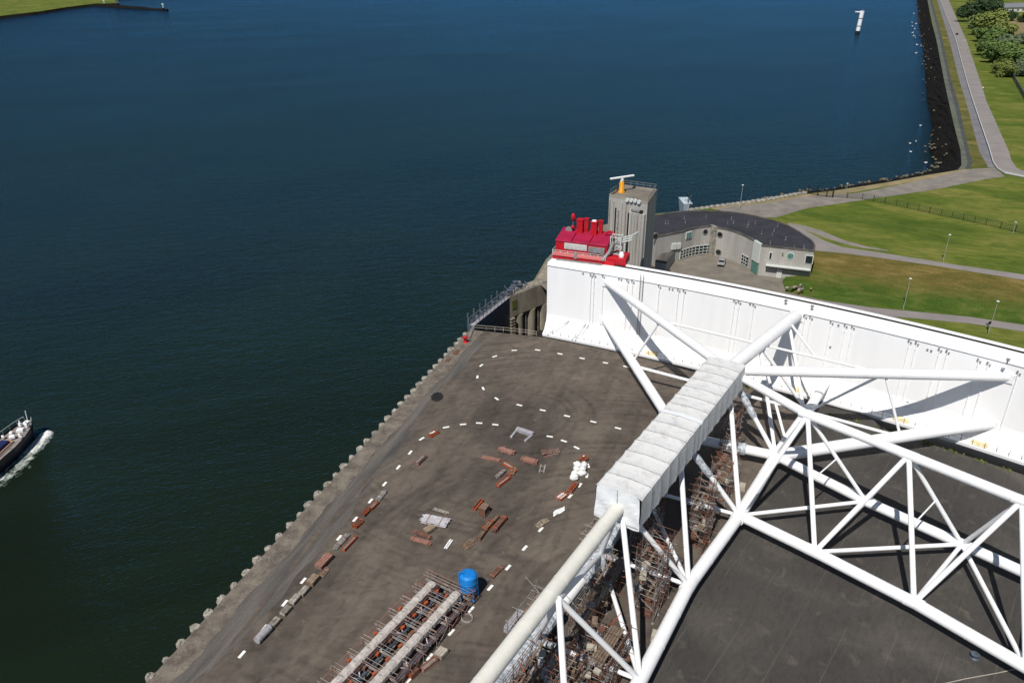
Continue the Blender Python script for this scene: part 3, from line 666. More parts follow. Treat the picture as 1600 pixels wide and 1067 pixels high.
L100 = L1[0] - L1dir * 60
N1_, N2_ = L2[2], L2[3]
ch(T00, P1, .86, 'top_chord', CREAM, 24, 'cream coloured bare top chord tube'); ch(P1, P3, .8, 'top_chord', WHITE, 20)
for a, b in zip([L200] + L2[:-1], L2): ch(a, b, .84, 'bottom_chord', n=20)
rnd = random.Random(3)
def wrapped(a, b, r, name):
    """tube bandaged in creased sheeting"""
    mb = MB(); d = (b - a).normalized(); x = d.cross(V(0, 0, 1)).normalized(); y = d.cross(x); Ln = (b - a).length; n = max(6, int(Ln / .45)); k0 = 0; m_ = 12
    for i in range(n + 1):
        rr = r * (1.16 if i % 4 else 1.0) * (1 + rnd.uniform(-.05, .07))
        for j in range(m_):
            q = a.lerp(b, i / n) + rr * (1 + rnd.uniform(-.05, .05)) * (math.cos(6.2832 * j / m_) * x + math.sin(6.2832 * j / m_) * y); mb.v.append(tuple(q))
    for i in range(n):
        for j in range(m_):
            jj = (j + 1) % m_; mb.f.append((i * m_ + jj, i * m_ + j, i * m_ + m_ + j, i * m_ + m_ + jj)); mb.sm.append(False)
    return tag(mb.build(name, WRAP, truss), 'tube wrapped in silvery creased sheeting')
for a, b in zip([L100] + L1[:-1], L1):
    m1 = a.lerp(b, .38); m2 = a.lerp(b, .66)
    ch(a, b, .78, 'bottom_chord', n=16); wrapped(a, m1, .80, 'sheet_wrapping'); wrapped(m2, b, .80, 'sheet_wrapping')
# gate struts
def onface(x, y, o=2.9):
    a, z = ang_at(x, y); d = ray(x, y); oo = Vector((0, 0)) - GC; R = GR + o
    A = d.x ** 2 + d.y ** 2; B = 2 * (oo.x * d.x + oo.y * d.y); C = oo.dot(oo) - R * R
    t = (-B + math.sqrt(B * B - 4 * A * C)) / (2 * A); return V(0, 0, HCAM) + t * d
GA, GB, GD, GCt, GE = onface(949, 441), onface(946, 500), onface(1246, 491), onface(1574, 588), onface(1548, 661)
ch(P3, GA, .80, 'gate_strut', n=20); ch(L1[3], GB, .86, 'gate_strut', n=20); ch(P3, GD, 1.12, 'gate_strut', n=20)
ch(P3, GCt, .86, 'gate_strut', n=20); ch(N2_, GE, 1.0, 'gate_strut', n=20)
for g, r in ((GA, 1.5), (GB, 1.7), (GD, 1.9), (GCt, 1.6), (GE, 1.8)):      # connection pads on the gate
    a = math.degrees(math.atan2(g.y - GC.y, g.x - GC.x)); MB().box((*arc(2.38, a), g.z - r * .55), (.3, r * 1.25, r * 1.1), rad(a), .08).build('connection_pad', GATEW, truss)
am, bm = P3.lerp(GA, .5), L1[3].lerp(GB, .58)
# web of the arm
W = [(P1, L2[0], .42), (P1, L2[1], .42), (P2, L2[1], .44), (P2, N1_, .44), (P3, N1_, .46), (P3, N2_, .46), (Tm, L2[0], .40), (Tm, L2[0] + (L200 - L2[0]).normalized() * 17, .42)]
for a, b, r in W: ch(a, b, r)
for a, b, r in [(L1[1], L2[1], .34), (L1[0], L2[0], .34), (L1[2], N1_, .34), (L1[3], N2_, .80), (L1[2], L2[1], .36), (L1[1], L2[0], .36), (L1[0], L2[0] + (L200 - L2[0]).normalized() * 16, .36)]: ch(a, b, r)
for a, b in [(L1[1], L2[1]), (L1[0], L2[0]), (L1[2], N1_)]: wrapped(a.lerp(b, .02), a.lerp(b, .25), .36, 'sheet_wrapping'); wrapped(a.lerp(b, .42), a.lerp(b, .66), .36, 'sheet_wrapping')
wrapped(L1[0].lerp(L2[0] + (L200 - L2[0]).normalized() * 16, .02), L1[0].lerp(L2[0] + (L200 - L2[0]).normalized() * 16, .5), .38, 'sheet_wrapping')
wrapped(L1[1].lerp(L2[0], .02), L1[1].lerp(L2[0], .3), .38, 'sheet_wrapping')
for a, b in [(Tm, L1[0]), (Tm, L1[1]), (P1, L1[1]), (P1, L1[2]), (P2, L1[2]), (P2, L1[3]), (P3, L1[3])]: ch(a, b, .40)
wrapped(P2.lerp(N1_, .25), P2.lerp(N1_, .5), .46, 'sheet_wrapping'); wrapped(P3.lerp(N2_, .2), P3.lerp(N2_, .55), .48, 'sheet_wrapping'); wrapped(L1[3].lerp(N2_, .52), L1[3].lerp(N2_, .7), .84, 'sheet_wrapping')
# cross truss
CT = [P3, at(1262, 648, 14.8), at(1420, 711, 15.3), at(1597, 782, 15.8)]
CF = [N1_, at(1273, 862, ZL), at(1428, 941, ZL), at(1603, 1042, ZL)]
CB = [N2_, at(1353, 783, ZL), at(1503, 850, ZL), at(1620, 903, ZL)]
CT.append(CT[-1] + (CT[-1] - CT[-2])); CF.append(CF[-1] + (CF[-1] - CF[-2])); CB.append(CB[-1] + (CB[-1] - CB[-2])); CB.append(CB[-1] + (CB[-1] - CB[-2]))
for P, r in ((CT, .66), (CF, .77), (CB, .74)):
    for a, b in zip(P, P[1:]): ch(a, b, r, 'cross_chord', n=18)
Q0_, Q1_, Q2_, Q3_ = CT[1:]
for a, b, r in [(Q0_, N1_, .42), (Q0_, N2_, .36), (Q0_, CF[1], .42), (Q0_, CB[1], .36), (Q1_, CF[1], .42), (Q1_, CF[2], .42), (Q1_, CB[1], .36), (Q1_, CB[2], .38), (Q2_, CF[2], .42), (Q2_, CF[3], .42), (Q2_, CB[2], .38), (Q2_, CB[3], .38), (Q3_, CF[3], .42), (Q3_, CF[4], .42),
                (N1_, CB[1], .36), (CF[1], CB[1], .36), (CF[1], CB[2], .36), (CF[2], CB[2], .36), (CB[2], CF[3], .38), (CF[3], CB[3], .36)]: ch(a, b, r)
for a, b in [((Q0_, CB[1], .5), (Q0_, CF[1], .5)), ((Q1_, CB[2], .5), (Q1_, CF[2], .5))]:
    ch(a[0].lerp(a[1], a[2]), b[0].lerp(b[1], b[2]), .11, 'tie_rod', n=8)
# web between the struts near the gate
cm, em, fm = P3.lerp(GCt, .56), N2_.lerp(GE, .57), L2[4]
dm, dt = P3.lerp(GD, .42), P3.lerp(GD, .86)
for a, b, r in [(am, bm, .30), (L1[3].lerp(GB, .54), fm, .36), (fm, em, .34), (am, cm, .26), (dm, N2_, .38), (dt, N2_.lerp(fm, .9), .36), (dt, am.lerp(cm, .72), .28), (dm, fm, .42), (cm, em, .28), (cm, fm, .28), (dm, L2[3].lerp(fm, .3), .3)]: ch(a, b, r)
for p, r in ((N1_, 1.1), (N2_, 1.1), (L2[1], 1.0), (CB[1], .86), (CB[2], .86), (CF[1], .88), (CF[2], .88), (Q0_, .78), (Q1_, .75), (Q2_, .75), (L2[4], 1.05)):
    d = L1dir if p in L2 else (CF[1] - CF[0]).normalized()
    MB().tube(p - d * 1.1, p + d * 1.1, r * .9, 18).build('node_collar', WHITE, truss)
# support saddles carrying the bottom chords just above the yard
for p in [L1[0], L1[1], L1[2], L1[3]]:
    mb = MB(); mb.box((p.x, p.y, 0), (.7, .7, .25), AD); mb.box((p.x, p.y, .25), (.45, .45, ZL - .85), AD); mb.build('support_saddle', GALV, truss)

# ================================================================== TARPAULIN TENT round the top chord
tent = thing('tarpaulin_enclosure', (*at(1045, 700, 0).xy, 0), 'long white tarpaulin tent wrapped around the top tube of the truss', 'tent')
ax = (P3 - P1); al = ax.length
ad = V(ax.x, ax.y, 0).normalized(); an = V(ad.y, -ad.x, 0)
f0 = P1 - ad * 1.0; f1 = P3 - ad * 1.6
NP = 14
def tent_ring(t, sag=0.0):
    c = f0.lerp(f1, t); hw = 2.95 - sag * .06; zb = c.z - 1.9 + (0.0) ; ztp = c.z + 2.4 - sag * .07
    return [c + an * hw + V(0, 0, zb - c.z), c + an * (hw + .03) + V(0, 0, .3), c + an * hw + V(0, 0, ztp - c.z - .12), c + an * (hw - .25) + V(0, 0, ztp - c.z + .05), c + V(0, 0, ztp - c.z + .22), c - an * (hw - .25) + V(0, 0, ztp - c.z + .05), c - an * hw + V(0, 0, ztp - c.z - .12), c - an * (hw + .03) + V(0, 0, .3), c - an * hw + V(0, 0, zb - c.z)]
mb = MB(); rings = []
for i in range(NP * 4 + 1):
    sg = (0, .7, 1, .7)[i % 4] * random.uniform(.6, 1.3); rings.append(tent_ring(i / (NP * 4), sg))
for a, b in zip(rings, rings[1:]):
    for k in range(8): mb.face([a[k], a[k + 1], b[k + 1], b[k]])
cover = mb.build('roof_cover', TARP, tent)
for i in range(1, NP):
    if i == 7: continue
    R = tent_ring(i / NP); mb = MB()
    up = [p + (p - f0.lerp(f1, i / NP)).normalized() * .035 for p in R]
    mb.path(up, .055, 5); mb.build('seam', SEAM, tent)
mb = MB()
for t in (7 / NP - .004, 7 / NP + .004):
    pass
R0, R1 = tent_ring(7 / NP - .010), tent_ring(7 / NP + .012)
c = f0.lerp(f1, .5)
R0 = [p + (p - c).normalized() * .12 for p in R0]; R1 = [p + (p - c).normalized() * .12 for p in R1]
mb.strip(R0, R1); tag(mb.build('joint_strip', TARPF, tent), 'broad clean white joint strip')
mb = MB(); R = tent_ring(0); c0_ = [p - ad * .03 for p in R]
# front flap: grid with creases, hanging a little below the sides
gx, gz = 14, 10; GP = []
lo_l, lo_r = c0_[8], c0_[0]
for i in range(gx + 1):
    u = i / gx; tp = c0_[5].lerp(c0_[3], u) + V(0, 0, .33 * (1 - abs(2 * u - 1))); bt = lo_l.lerp(lo_r, u) + V(0, 0, -.25 - .15 * math.sin(u * 9))
    col_ = [bt.lerp(tp, k / gz) - ad * (random.uniform(0, .04) + .05 * math.sin(u * 11 + k * .9) + (.10 if abs(u - .5) < .04 else 0)) for k in range(gz + 1)]
    col_[0] = col_[0].lerp(bt, .5); GP.append(col_)
hole = at(969, 790, 15.9)
for i in range(gx):
    for k in range(gz): mb.face([GP[i][k], GP[i + 1][k], GP[i + 1][k + 1], GP[i][k + 1]])
mb.build('end_flap', TARPF, tent)
MB().path([GP[7][k] - ad * .06 for k in range(gz + 1)][4:], .035, 5).build('flap_zip', SEAM, tent)
R = tent_ring(1); mb = MB(); mb.face([p + ad * .02 for p in R][::-1]); mb.build('end_sheet', TARPF, tent)
mb = MB()
for i in range(NP + 1):
    R = tent_ring(i / NP); mb.tube(R[0] - an * .15, R[8] + an * .15, .08, 5)
mb.build('deck_beam', GREY, tent)
mb = MB(); R0, R1 = tent_ring(0.02), tent_ring(0.985); mb.face([R0[0] + V(0, 0, .15), R1[0] + V(0, 0, .15), R1[8] + V(0, 0, .15), R0[8] + V(0, 0, .15)]); mb.build('work_deck', TIMBER, tent)
#@@PART2@@
# ================================================================== DOCK, ABUTMENT, DOCK DOOR
ab = thing('dock_abutment', (*dockA.xy, 0), 'stained concrete dock abutment with round columns beside the left end of the floodgate', 'abutment')
abd = (dockB - dockA); abl = abd.length; abd = abd.normalized(); abn = V(abd.y, -abd.x, 0)     # towards the pit
if abn.dot(V(1, -1, 0)) < 0: abn = -abn
mb = MB(); p = [dockA, dockA + abd * (abl + 6), dockA + abd * (abl + 6) - abn * 3.2, dockA - abn * 3.2]
mb.prism([q.xy for q in p], -5.6, 0.02, bottom=True); mb.build('cap_wall', CONCD, ab)
mb = MB(); p = [dockA - abn * 1.6, dockA + abd * (abl + 6) - abn * 1.6, dockA + abd * (abl + 6) - abn * 3.2, dockA - abn * 3.2]
mb.prism([q.xy for q in p], -13, -5.6); mb.build('lower_wall', CONCD, ab)
for s_ in (3.6, 8.0, 12.4): MB().lathe(dockA + abd * s_ - abn * 1.3 + V(0, 0, -13), [(1.55, 0), (1.55, 7.2)], 20).build('column', CONCD, ab)
for s_ in (5.8, 10.2): MB().tube(dockA + abd * s_ - abn * 0.6 + V(0, 0, -13), dockA + abd * s_ - abn * .6 + V(0, 0, -5.6), .28, 10).build('drain_pipe', CAP, ab)
for k in range(9): MB().box(dockA + abd * .5 + abn * .25 + V(0, 0, -12.5 + k * .8), (1.3, .7, .38), math.atan2(abd.y, abd.x)).build('fender_block', CONCD, ab)
MB().box(dockA + abd * 1.4 + abn * .03 + V(0, 0, -3.6), (1.6, .14, 2.4), math.atan2(abd.y, abd.x)).build('moss_patch', mat('mossy_stain', (0.16, 0.15, 0.035), 0.9, c2=(0.09, 0.09, 0.03), scale=1.5), ab)
mb = MB()
for o in (-.3, -1.9): mb.box(dockA + abd * (abl / 2 + 2) - abn * -o * 1 + V(0, 0, .02) - abn * 0, (abl, .35, .3), math.atan2(abd.y, abd.x))
mb = MB(); mb.tube(dockA + abd * 1.5 - abn * .3 + V(0, 0, .12), dockA + abd * (abl + 4) - abn * .3 + V(0, 0, .12), .12, 6); mb.build('kerb', CAP, ab)
# steel dock door closing the pit towards the river
door = thing('dock_door', (*at(748, 505).xy, 0), 'dark blue steel dock door with handrails closing the dry dock at the river edge', 'dock door')
D0, D1 = at(744, 506), dockA + V(.4, .8, 0); dd = (D1 - D0).normalized(); dn = V(-dd.y, dd.x, 0)
if dn.x > 0: dn = -dn
rzd = math.atan2(dd.y, dd.x); dl = (D1 - D0).length
mb = MB(); mb.box(D0.lerp(D1, .5) + dn * .9 + V(0, 0, -13), (dl + 1.5, 1.7, 12.7), rzd); mb.build('door_plate', DSTEEL, door)
mb = MB(); mb.box(D0.lerp(D1, .5) + dn * .55 + V(0, 0, -.28), (dl + 1.5, .9, .16), rzd); mb.build('walkway', LILAC, door)
for o in (.1, 1.9):
    mb = MB(); k = int(dl / 1.6)
    for i in range(k + 1): p = D0.lerp(D1, i / k) + dn * o; mb.tube(p + V(0, 0, -.3), p + V(0, 0, 1.0), .055, 5)
    for z in (.35, .98): mb.tube(D0 + dn * o + V(0, 0, z), D1 + dn * o + V(0, 0, z), .05, 5)
    mb.build('handrail', GALV, door)
for i in range(9):
    p = D0.lerp(D1, (i + .5) / 9) + dn * 1.45; mb = MB(); mb.box(p + V(0, 0, -.3), (.9, .7, .7 + .5 * (i % 3) / 2), rzd + i * .3, .06); mb.tube(p + V(0, 0, .2), p + V(0, 0, 1.5), .12, 8); mb.build('winch_unit', DSTEEL, door)
for i in range(6):
    p = D0.lerp(D1, .03 + i * .16) + dn * 2.4; mb = MB(); mb.tube(p + V(0, 0, -6), p + V(0, 0, 1.9), .22, 8); mb.build('guide_pile', DSTEEL, door)
# pile of blue grey winch gear at the head of the door
gear = thing('winch_cluster', (*(D1 + dd * 2).xy, 0), 'tangle of blue grey winches and hoses at the far end of the dock door', 'machinery')
rnd = random.Random(11)
for i in range(5):
    c = D1 + dd * (1 + i * 1.3) + dn * rnd.uniform(-1, 1.0) + abn * .0 + V(-1.0, .3, 0)
    MB().lathe(c, [(.75, 0), (.75, .25), (.45, .3), (.45, .8), (.75, .85), (.75, 1.1)], 14).build('winch_drum', DSTEEL, gear)
    MB().box(c + V(rnd.uniform(-1, 1), rnd.uniform(-1, 1), 0), (1.2, .8, .9), rnd.uniform(0, 3), .08).build('motor_housing', GALV, gear)
for i in range(9):
    a = D1 + dd * rnd.uniform(-.5, 7) + V(-1 + rnd.uniform(-1.3, 1.3), 0, .2); pts = [a]
    for k in range(5): pts.append(pts[-1] + V(rnd.uniform(-.9, .9), rnd.uniform(-.9, .9), 0) + V(0, 0, rnd.uniform(-.05, .35)))
    pts = [V(q.x, q.y, max(.12, q.z)) for q in pts]
    MB().path(crv(pts, 4), .12, 6).build('hose', DSTEEL, gear)
# handrails round the head of the yard
def railing(pts, label, m=CREAM, h=1.15, step=1.8, name='handrail', rails=(.55, 1.12), group=None):
    t = thing(name, tuple(pts[0]), label, 'railing', group); mb = MB(); n_ = 0
    for a, b in zip(pts, pts[1:]):
        k = max(1, int((b - a).length / step))
        for i in range(k + 1):
            p = a.lerp(b, i / k); MB().tube(p, p + V(0, 0, h), .055, 6).build('post', m, t)
        for z in rails: mb.tube(a + V(0, 0, z), b + V(0, 0, z), .045, 5)
    mb.build('rail', m, t); return t
railing([at(741, 515), at(760, 516.5), at(800, 520), at(838, 525)], 'pale handrail along the yard edge above the dry dock', BEIGE)
railing([at(733, 530), at(740, 514)], 'short pale handrail at the quay corner by the pile caps', BEIGE)
railing([dockA + abd * 1 - abn * .25 + V(0, 0, .02), dockA + abd * (abl + 1) - abn * .25 + V(0, 0, .02)], 'weathered handrail on top of the dock abutment', GALV)

# quay edge piles
cap0 = MB(); cap0.lathe((0, 0, -5.5), [(.58, 0), (.6, 4.6), (.72, 4.75), (.76, 5.35), (.62, 5.58), (.25, 5.64)], 14)
caps_ = []
for v_ in range(4):
    cv = MB(); cv.v = list(cap0.v); cv.f = list(cap0.f); cv.sm = [False] * len(cap0.sm); rv = random.Random(v_); lut = {}
    for i, p in enumerate(cv.v):
        key = (round(p[0], 3), round(p[1], 3), round(p[2], 3))
        if key not in lut: lut[key] = (rv.uniform(-.09, .09), rv.uniform(-.09, .09), rv.uniform(-.1, .1)) if p[2] > -1.2 else (0, 0, 0)
        j = lut[key]; cv.v[i] = (p[0] + j[0], p[1] + j[1], p[2] + j[2])
    o_ = cv.build('quay_pile', CAP, origin=(0, 0, 0)); tag(o_, 'rounded pale concrete pile head along the edge of the quay', 'pile', 'pile heads along the quay edge'); caps_.append(o_)
n_ = 0; t = 2.0
while t < 112:
    p = Q0 + qdir * t - qn * (.35 + random.uniform(-.08, .08)); o_ = place(caps_[n_ % 4], n_ > 3, (p.x, p.y, random.uniform(-.12, .08)), random.uniform(0, 3)); q = random.uniform(.72, 1.0); o_.scale = (q, q * random.uniform(.8, 1.1), 1); n_ += 1; t += 2.55
cap1 = MB(); cap1.lathe((0, 0, -5.5), [(.7, 0), (.75, 4.6), (.95, 4.75), (.95, 5.5), (.7, 5.75)], 12)
cap1 = cap1.build('shore_pile', CAP, origin=(0, 0, 0)); tag(cap1, 'pale concrete pile head along the far shore behind the curved building', 'pile', 'pile heads along the shore behind the building'); n_ = 0
sp = resample(px([(1082, 329), (1110, 325), (1160, 318.5), (1200, 312.5), (1258, 302.5)], PZ), 24)
for p in sp: place(cap1, n_, (p.x, p.y + .8, PZ + .1), 0); n_ += 1
# red life-saving post at the quay corner
lb = thing('mooring_bollard', tuple(at(727, 535)), 'bright red mooring bollard on the quay corner beside the handrail', 'bollard')
MB().lathe(at(727, 535), [(.5, 0), (.42, .12), (.32, .2), (.3, 1.0), (.46, 1.1), (.46, 1.35), (.2, 1.5)], 14).build('post', RED, lb)
MB().tube(at(727, 535) + V(-.75, 0, 1.1), at(727, 535) + V(.75, 0, 1.1), .14, 10).build('cross_bar', RED, lb)
for x, y, lab in [(713, 551, 'rusty red steel plate lying on the quay apron, larger piece'), (700, 563, 'rusty brown strip lying on the quay apron, smaller piece')]:
    p = at(x, y); tag(MB().box((p.x, p.y, .03), (2.2 if x > 705 else 1.5, .8, .12), QD, .02).build('steel_plate', RUST, origin=tuple(p)), lab, 'steel plate')

# ================================================================== CONTROL TOWER
tw = thing('concrete_tower', (27.5, 167.5, 0), 'tall grey concrete tower with a flat railed roof behind the red machine house', 'tower')
TZ = 26.0; tc = [at(952, 305, TZ), at(1012, 318, TZ), at(1027, 297, TZ), at(975, 290, TZ)]
mb = MB(); c4 = [V(p.x, p.y, 0) for p in tc]; cen_ = sum(c4, V(0, 0, 0)) / 4
mb.prism([p.xy for p in c4], 0, TZ - .35); mb.build('shaft', CONCW, tw); MB().face([(p.lerp(cen_, .05).x, p.lerp(cen_, .05).y, TZ - .3) for p in c4]).build('roof_deck', COURT, tw)
mb = MB(); cen = sum((p for p in c4), V(0, 0, 0)) / 4
for i in range(4):
    a, b = c4[i], c4[(i + 1) % 4]; ai, bi = a.lerp(cen, .06), b.lerp(cen, .06)
    mb.hexa([(*a.xy, TZ - .35), (*b.xy, TZ - .35), (*bi.xy, TZ - .35), (*ai.xy, TZ - .35), (*a.xy, TZ + .2), (*b.xy, TZ + .2), (*bi.xy, TZ + .2), (*ai.xy, TZ + .2)])
mb.build('parapet', CONC, tw)
mb = MB(); rr = [p.lerp(cen, .05) for p in c4] ; rr.append(rr[0])
for a, b in zip(rr[1:], rr[2:]):
    for i in range(6): p = a.lerp(b, i / 5); mb.tube((*p.xy, TZ + .2), (*p.xy, TZ + 1.35), .05, 5)
    for z in (.8, 1.3): mb.tube((*a.xy, TZ + z), (*b.xy, TZ + z), .04, 5)
mb.build('roof_railing', GALV, tw)
fd = (c4[1] - c4[0]); fl_ = fd.length; fd = fd.normalized(); fn = V(fd.y, -fd.x, 0); rzf = math.atan2(fd.y, fd.x)
mb = MB(); mb.box(c4[0] + fd * fl_ * .80 + fn * .28 + V(0, 0, 0), (fl_ * .36, .9, TZ - 2.4), rzf, .03); mb.build('front_pilaster', CONCW, tw)
for k_, f_ in enumerate((.03, .13, .36, .46, .66, .74, .82, .90)): MB().box(c4[0] + fd * fl_ * f_ + fn * (.05 if f_ < .6 else .75) + V(0, 0, 0), (.28, .35, TZ - (1.0 if f_ < .6 else 2.6)), rzf, .03).build('wall_rib', CONCW if k_ % 3 else CONC, tw)
for f_, w_, z0, z1, m_ in [(.20, .22, 9, 23.5, BLACK), (.27, .35, 8, 23, CAP), (.18, .45, 7, 16, CAP), (.55, .4, 9, 23, BLACK), (.60, .55, 18, 24.0, FRAMEW), (.61, .28, 5, 18, CONC)]:
    MB().box(c4[0] + fd * fl_ * f_ + fn * .12 + V(0, 0, z0), (w_, .3, z1 - z0), rzf).build('riser_duct', m_, tw)
MB().box(c4[0] + fd * fl_ * .45 + fn * .1 + V(0, 0, 13.2), (1.1, .25, 2.6), rzf, .03).build('white_cabinet', FRAMEW, tw)
for f_, zz in ((.50, 0), (.60, .1), (.70, .2), (.80, .1)):
    p = c4[0] + fd * fl_ * f_ + fn * .25 + V(0, 0, TZ - .1 + zz)
    mb = MB(); mb.tube(p - fn * .1, p + fn * .25, .45, 14, r2=.42); mb.tube(p + V(0, 0, -.7), p, .07, 6); mb.build('dish_antenna', FRAMEW, tw)
MB().box(c4[0] + fd * fl_ * .74 + fn * .5 + V(0, 0, TZ - 2.2), (2.2, .5, .5), rzf, .05).build('floodlight_bar', GALV, tw)
MB().box(c4[0] + fd * fl_ * .88 + fn * .4 + V(0, 0, TZ - 2.6), (.5, .6, .9), rzf, .05).build('floodlight', BLACK, tw)
# radar scanner on the roof
rp_ = at(971, 299, TZ); rd = thing('radar_scanner', (rp_.x, rp_.y, TZ), 'white radar scanner bar on an ochre post on top of the concrete tower', 'radar')
MB().lathe((rp_.x, rp_.y, TZ - .3), [(.8, 0), (.76, .4), (.58, .5), (.52, 2.5), (.4, 2.6)], 12).build('post', YELLOW, rd)
MB().lathe((rp_.x, rp_.y, TZ + 2.3), [(.42, 0), (.42, .5), (.25, .75)], 12).build('gearbox', FRAMEW, rd)
b0_, b1_ = V(-.96, .28, 0), V(.96, -.28, 0)
b0_ = (at(951, 277, TZ + 4.1) - at(971, 274, TZ + 4.1)).normalized(); MB().box((rp_.x, rp_.y, TZ + 3.0), (6.2, .45, .38), math.atan2(b0_.y, b0_.x), .08).build('scanner_bar', WHITE, rd)
# annex, container
an_ = thing('low_annex', (*at(1040, 400, 3).xy, 0), 'low dark roofed concrete annex between the tower and the courtyard', 'annex')
aq = [at(1024, 408, 3), at(1041, 410.7, 3), at(1060.6, 384, 3), at(1041, 382, 3)]
mb = MB(); mb.prism([p.xy for p in aq], 0, 2.9); mb.build('wall', CONCW, an_)
mb = MB(); cc = sum(aq, V(0, 0, 0)) / 4; mb.prism([(cc + (p - cc) * 1.03).xy for p in aq], 2.85, 3.05, bottom=True); mb.build('roof', TRACK, an_)
bc = at(1029, 397, 1.2); MBc = thing('blue_container', (bc.x, bc.y, 0), 'dark blue container standing against the shaded side of the tower', 'container')
mb = MB(); mb.box((bc.x, bc.y, .1), (2.4, 3.4, 2.5), .35, .06); mb.build('body', DBLUE, MBc)
mb = MB()
for k in range(4): mb.box((bc.x + (-.9 if k % 2 else .9), bc.y + (1.3 if k < 2 else -1.3), 0), (.25, .25, .12), .35)
mb.build('corner_feet', BLACK, MBc)

# ================================================================== RED MACHINE HOUSE on the crest of the gate
mh = thing('machine_house', (*arc(7, 64.6), GZ), 'bright red machine house with tall exhaust stacks on the left end of the floodgate', 'machine house')
ox = at(863, 404, GZ + .05); oy = at(945, 414, GZ + .05)
hx = V(oy.x - ox.x, oy.y - ox.y, 0); HWd = hx.length; hx.normalize(); hy = V(-hx.y, hx.x, 0); rzh = math.atan2(hx.y, hx.x)
hz = GZ + .07
def hp(x, y, z): return V(ox.x, ox.y, hz) + hx * x + hy * y + V(0, 0, z)
def hbox(mb, x0, x1, y0, y1, z0, z1, bev=0): return mb.box(hp((x0 + x1) / 2, (y0 + y1) / 2, z0), (x1 - x0, y1 - y0, z1 - z0), rzh, bev)
W0 = HWd + 2.0
hbox(MB(), 0, W0, .1, 7, 0.0, .9).build('base_platform', RED, mh)
mb = MB(); mb.hexa([hp(.3, 1.4, .9), hp(HWd, 1.4, .9), hp(HWd, 7, .9), hp(.3, 7, .9), hp(.3, 1.4, 3.6), hp(HWd, 1.4, 3.6), hp(HWd, 7, 4.3), hp(.3, 7, 4.3)]); mb.build('body', RED, mh)
for x0, x1 in ((.2, .32 * HWd), (.33 * HWd, .66 * HWd), (.67 * HWd, HWd + .1)):
    mb = MB(); mb.hexa([hp(x0, 1.25, 3.55), hp(x1, 1.25, 3.55), hp(x1, 7.1, 4.25), hp(x0, 7.1, 4.25), hp(x0 + .05, 1.35, 3.85), hp(x1 - .05, 1.35, 3.85), hp(x1 - .05, 7.0, 4.75), hp(x0 + .05, 7.0, 4.75)]); mb.build('roof_sheet', REDROOF, mh)
hbox(MB(), 2.2, HWd * .62, 1.28, 1.4, 2.0, 3.3).build('window_band', FRAMEW, mh)
for i in range(5): hbox(MB(), 2.5 + i * (HWd * .62 - 2.6) / 5, 2.5 + (i + .8) * (HWd * .62 - 2.6) / 5, 1.22, 1.29, 2.2, 3.05).build('window', mat('milky_glass', (.5, .5, .48), .3, .1, 2), mh)
hbox(MB(), HWd * .66, HWd * .96, .9, 1.4, 1.9, 3.1).build('louvre_grille', GALV, mh)
for x, y, s_, h, m_ in [(4.6, 5.6, 1.25, 2.9, RED), (5.9, 6.2, .8, 3.0, RED), (7.9, 5.4, 1.25, 2.8, RED), (9.2, 6.0, .8, 2.9, RED)]:
    f = HWd / 12.0; x *= f
    mb = MB(); hbox(mb, x - s_ / 2, x + s_ / 2, y - s_ / 2, y + s_ / 2, 4.3, 4.3 + h, .06); hbox(mb, x - s_ / 2 - .1, x + s_ / 2 + .1, y - s_ / 2 - .1, y + s_ / 2 + .1, 4.3 + h, 4.5 + h); mb.build('exhaust_stack', m_, mh)
hbox(MB(), 7.4 * HWd / 12, 8.3 * HWd / 12, 5.0, 5.8, 7.3, 7.5).build('stack_cap', WHITE, mh)
mb = MB(); hbox(mb, 1.2, 2.6, 5.5, 7.0, 4.4, 5.0); mb.tube(hp(2.6, 6.2, 4.8), hp(2.6, 6.2, 7.2), .08, 6); mb.build('roof_unit', GALV, mh)
mb = MB(); mb.blob(hp(2.6, 6.2, 7.4), .5, .4, .9, .1); mb.blob(hp(2.7, 5.6, 5.4), .45, .45, .5, .1); mb.build('red_beacon', RED, mh)
mb = MB()
for i in range(8): x = .1 + i * (HWd) / 7; mb.tube(hp(x, 0, .9), hp(x, 0, 2.0), .06, 5)
for z in (1.25, 1.6, 2.0): mb.tube(hp(0, 0, z), hp(HWd, 0, z), .05, 5)
for i in range(4): mb.tube(hp(0, i * 2, .9), hp(0, i * 2, 2.0), .05, 5)
mb.tube(hp(0, 0, 2.0), hp(0, 6.8, 2.0), .05, 5); mb.build('balcony_railing', FRAMEW, mh)
hbox(MB(), .1, HWd, -.12, .06, .85, 1.55).build('toe_board', PINK, mh)
hbox(MB(), HWd * .42, HWd * .47, -.2, .05, .6, 2.0).build('control_box', GALV, mh)
mb = MB()
hbox(mb, 1.0, HWd - .5, -.55, -.1, -.02, .22); mb.build('foot_plate', GALV, mh)
hbox(MB(), HWd + .2, W0 + 2.2, .4, 4.5, 0, 1.6, .05).build('winch_box', RED, mh)
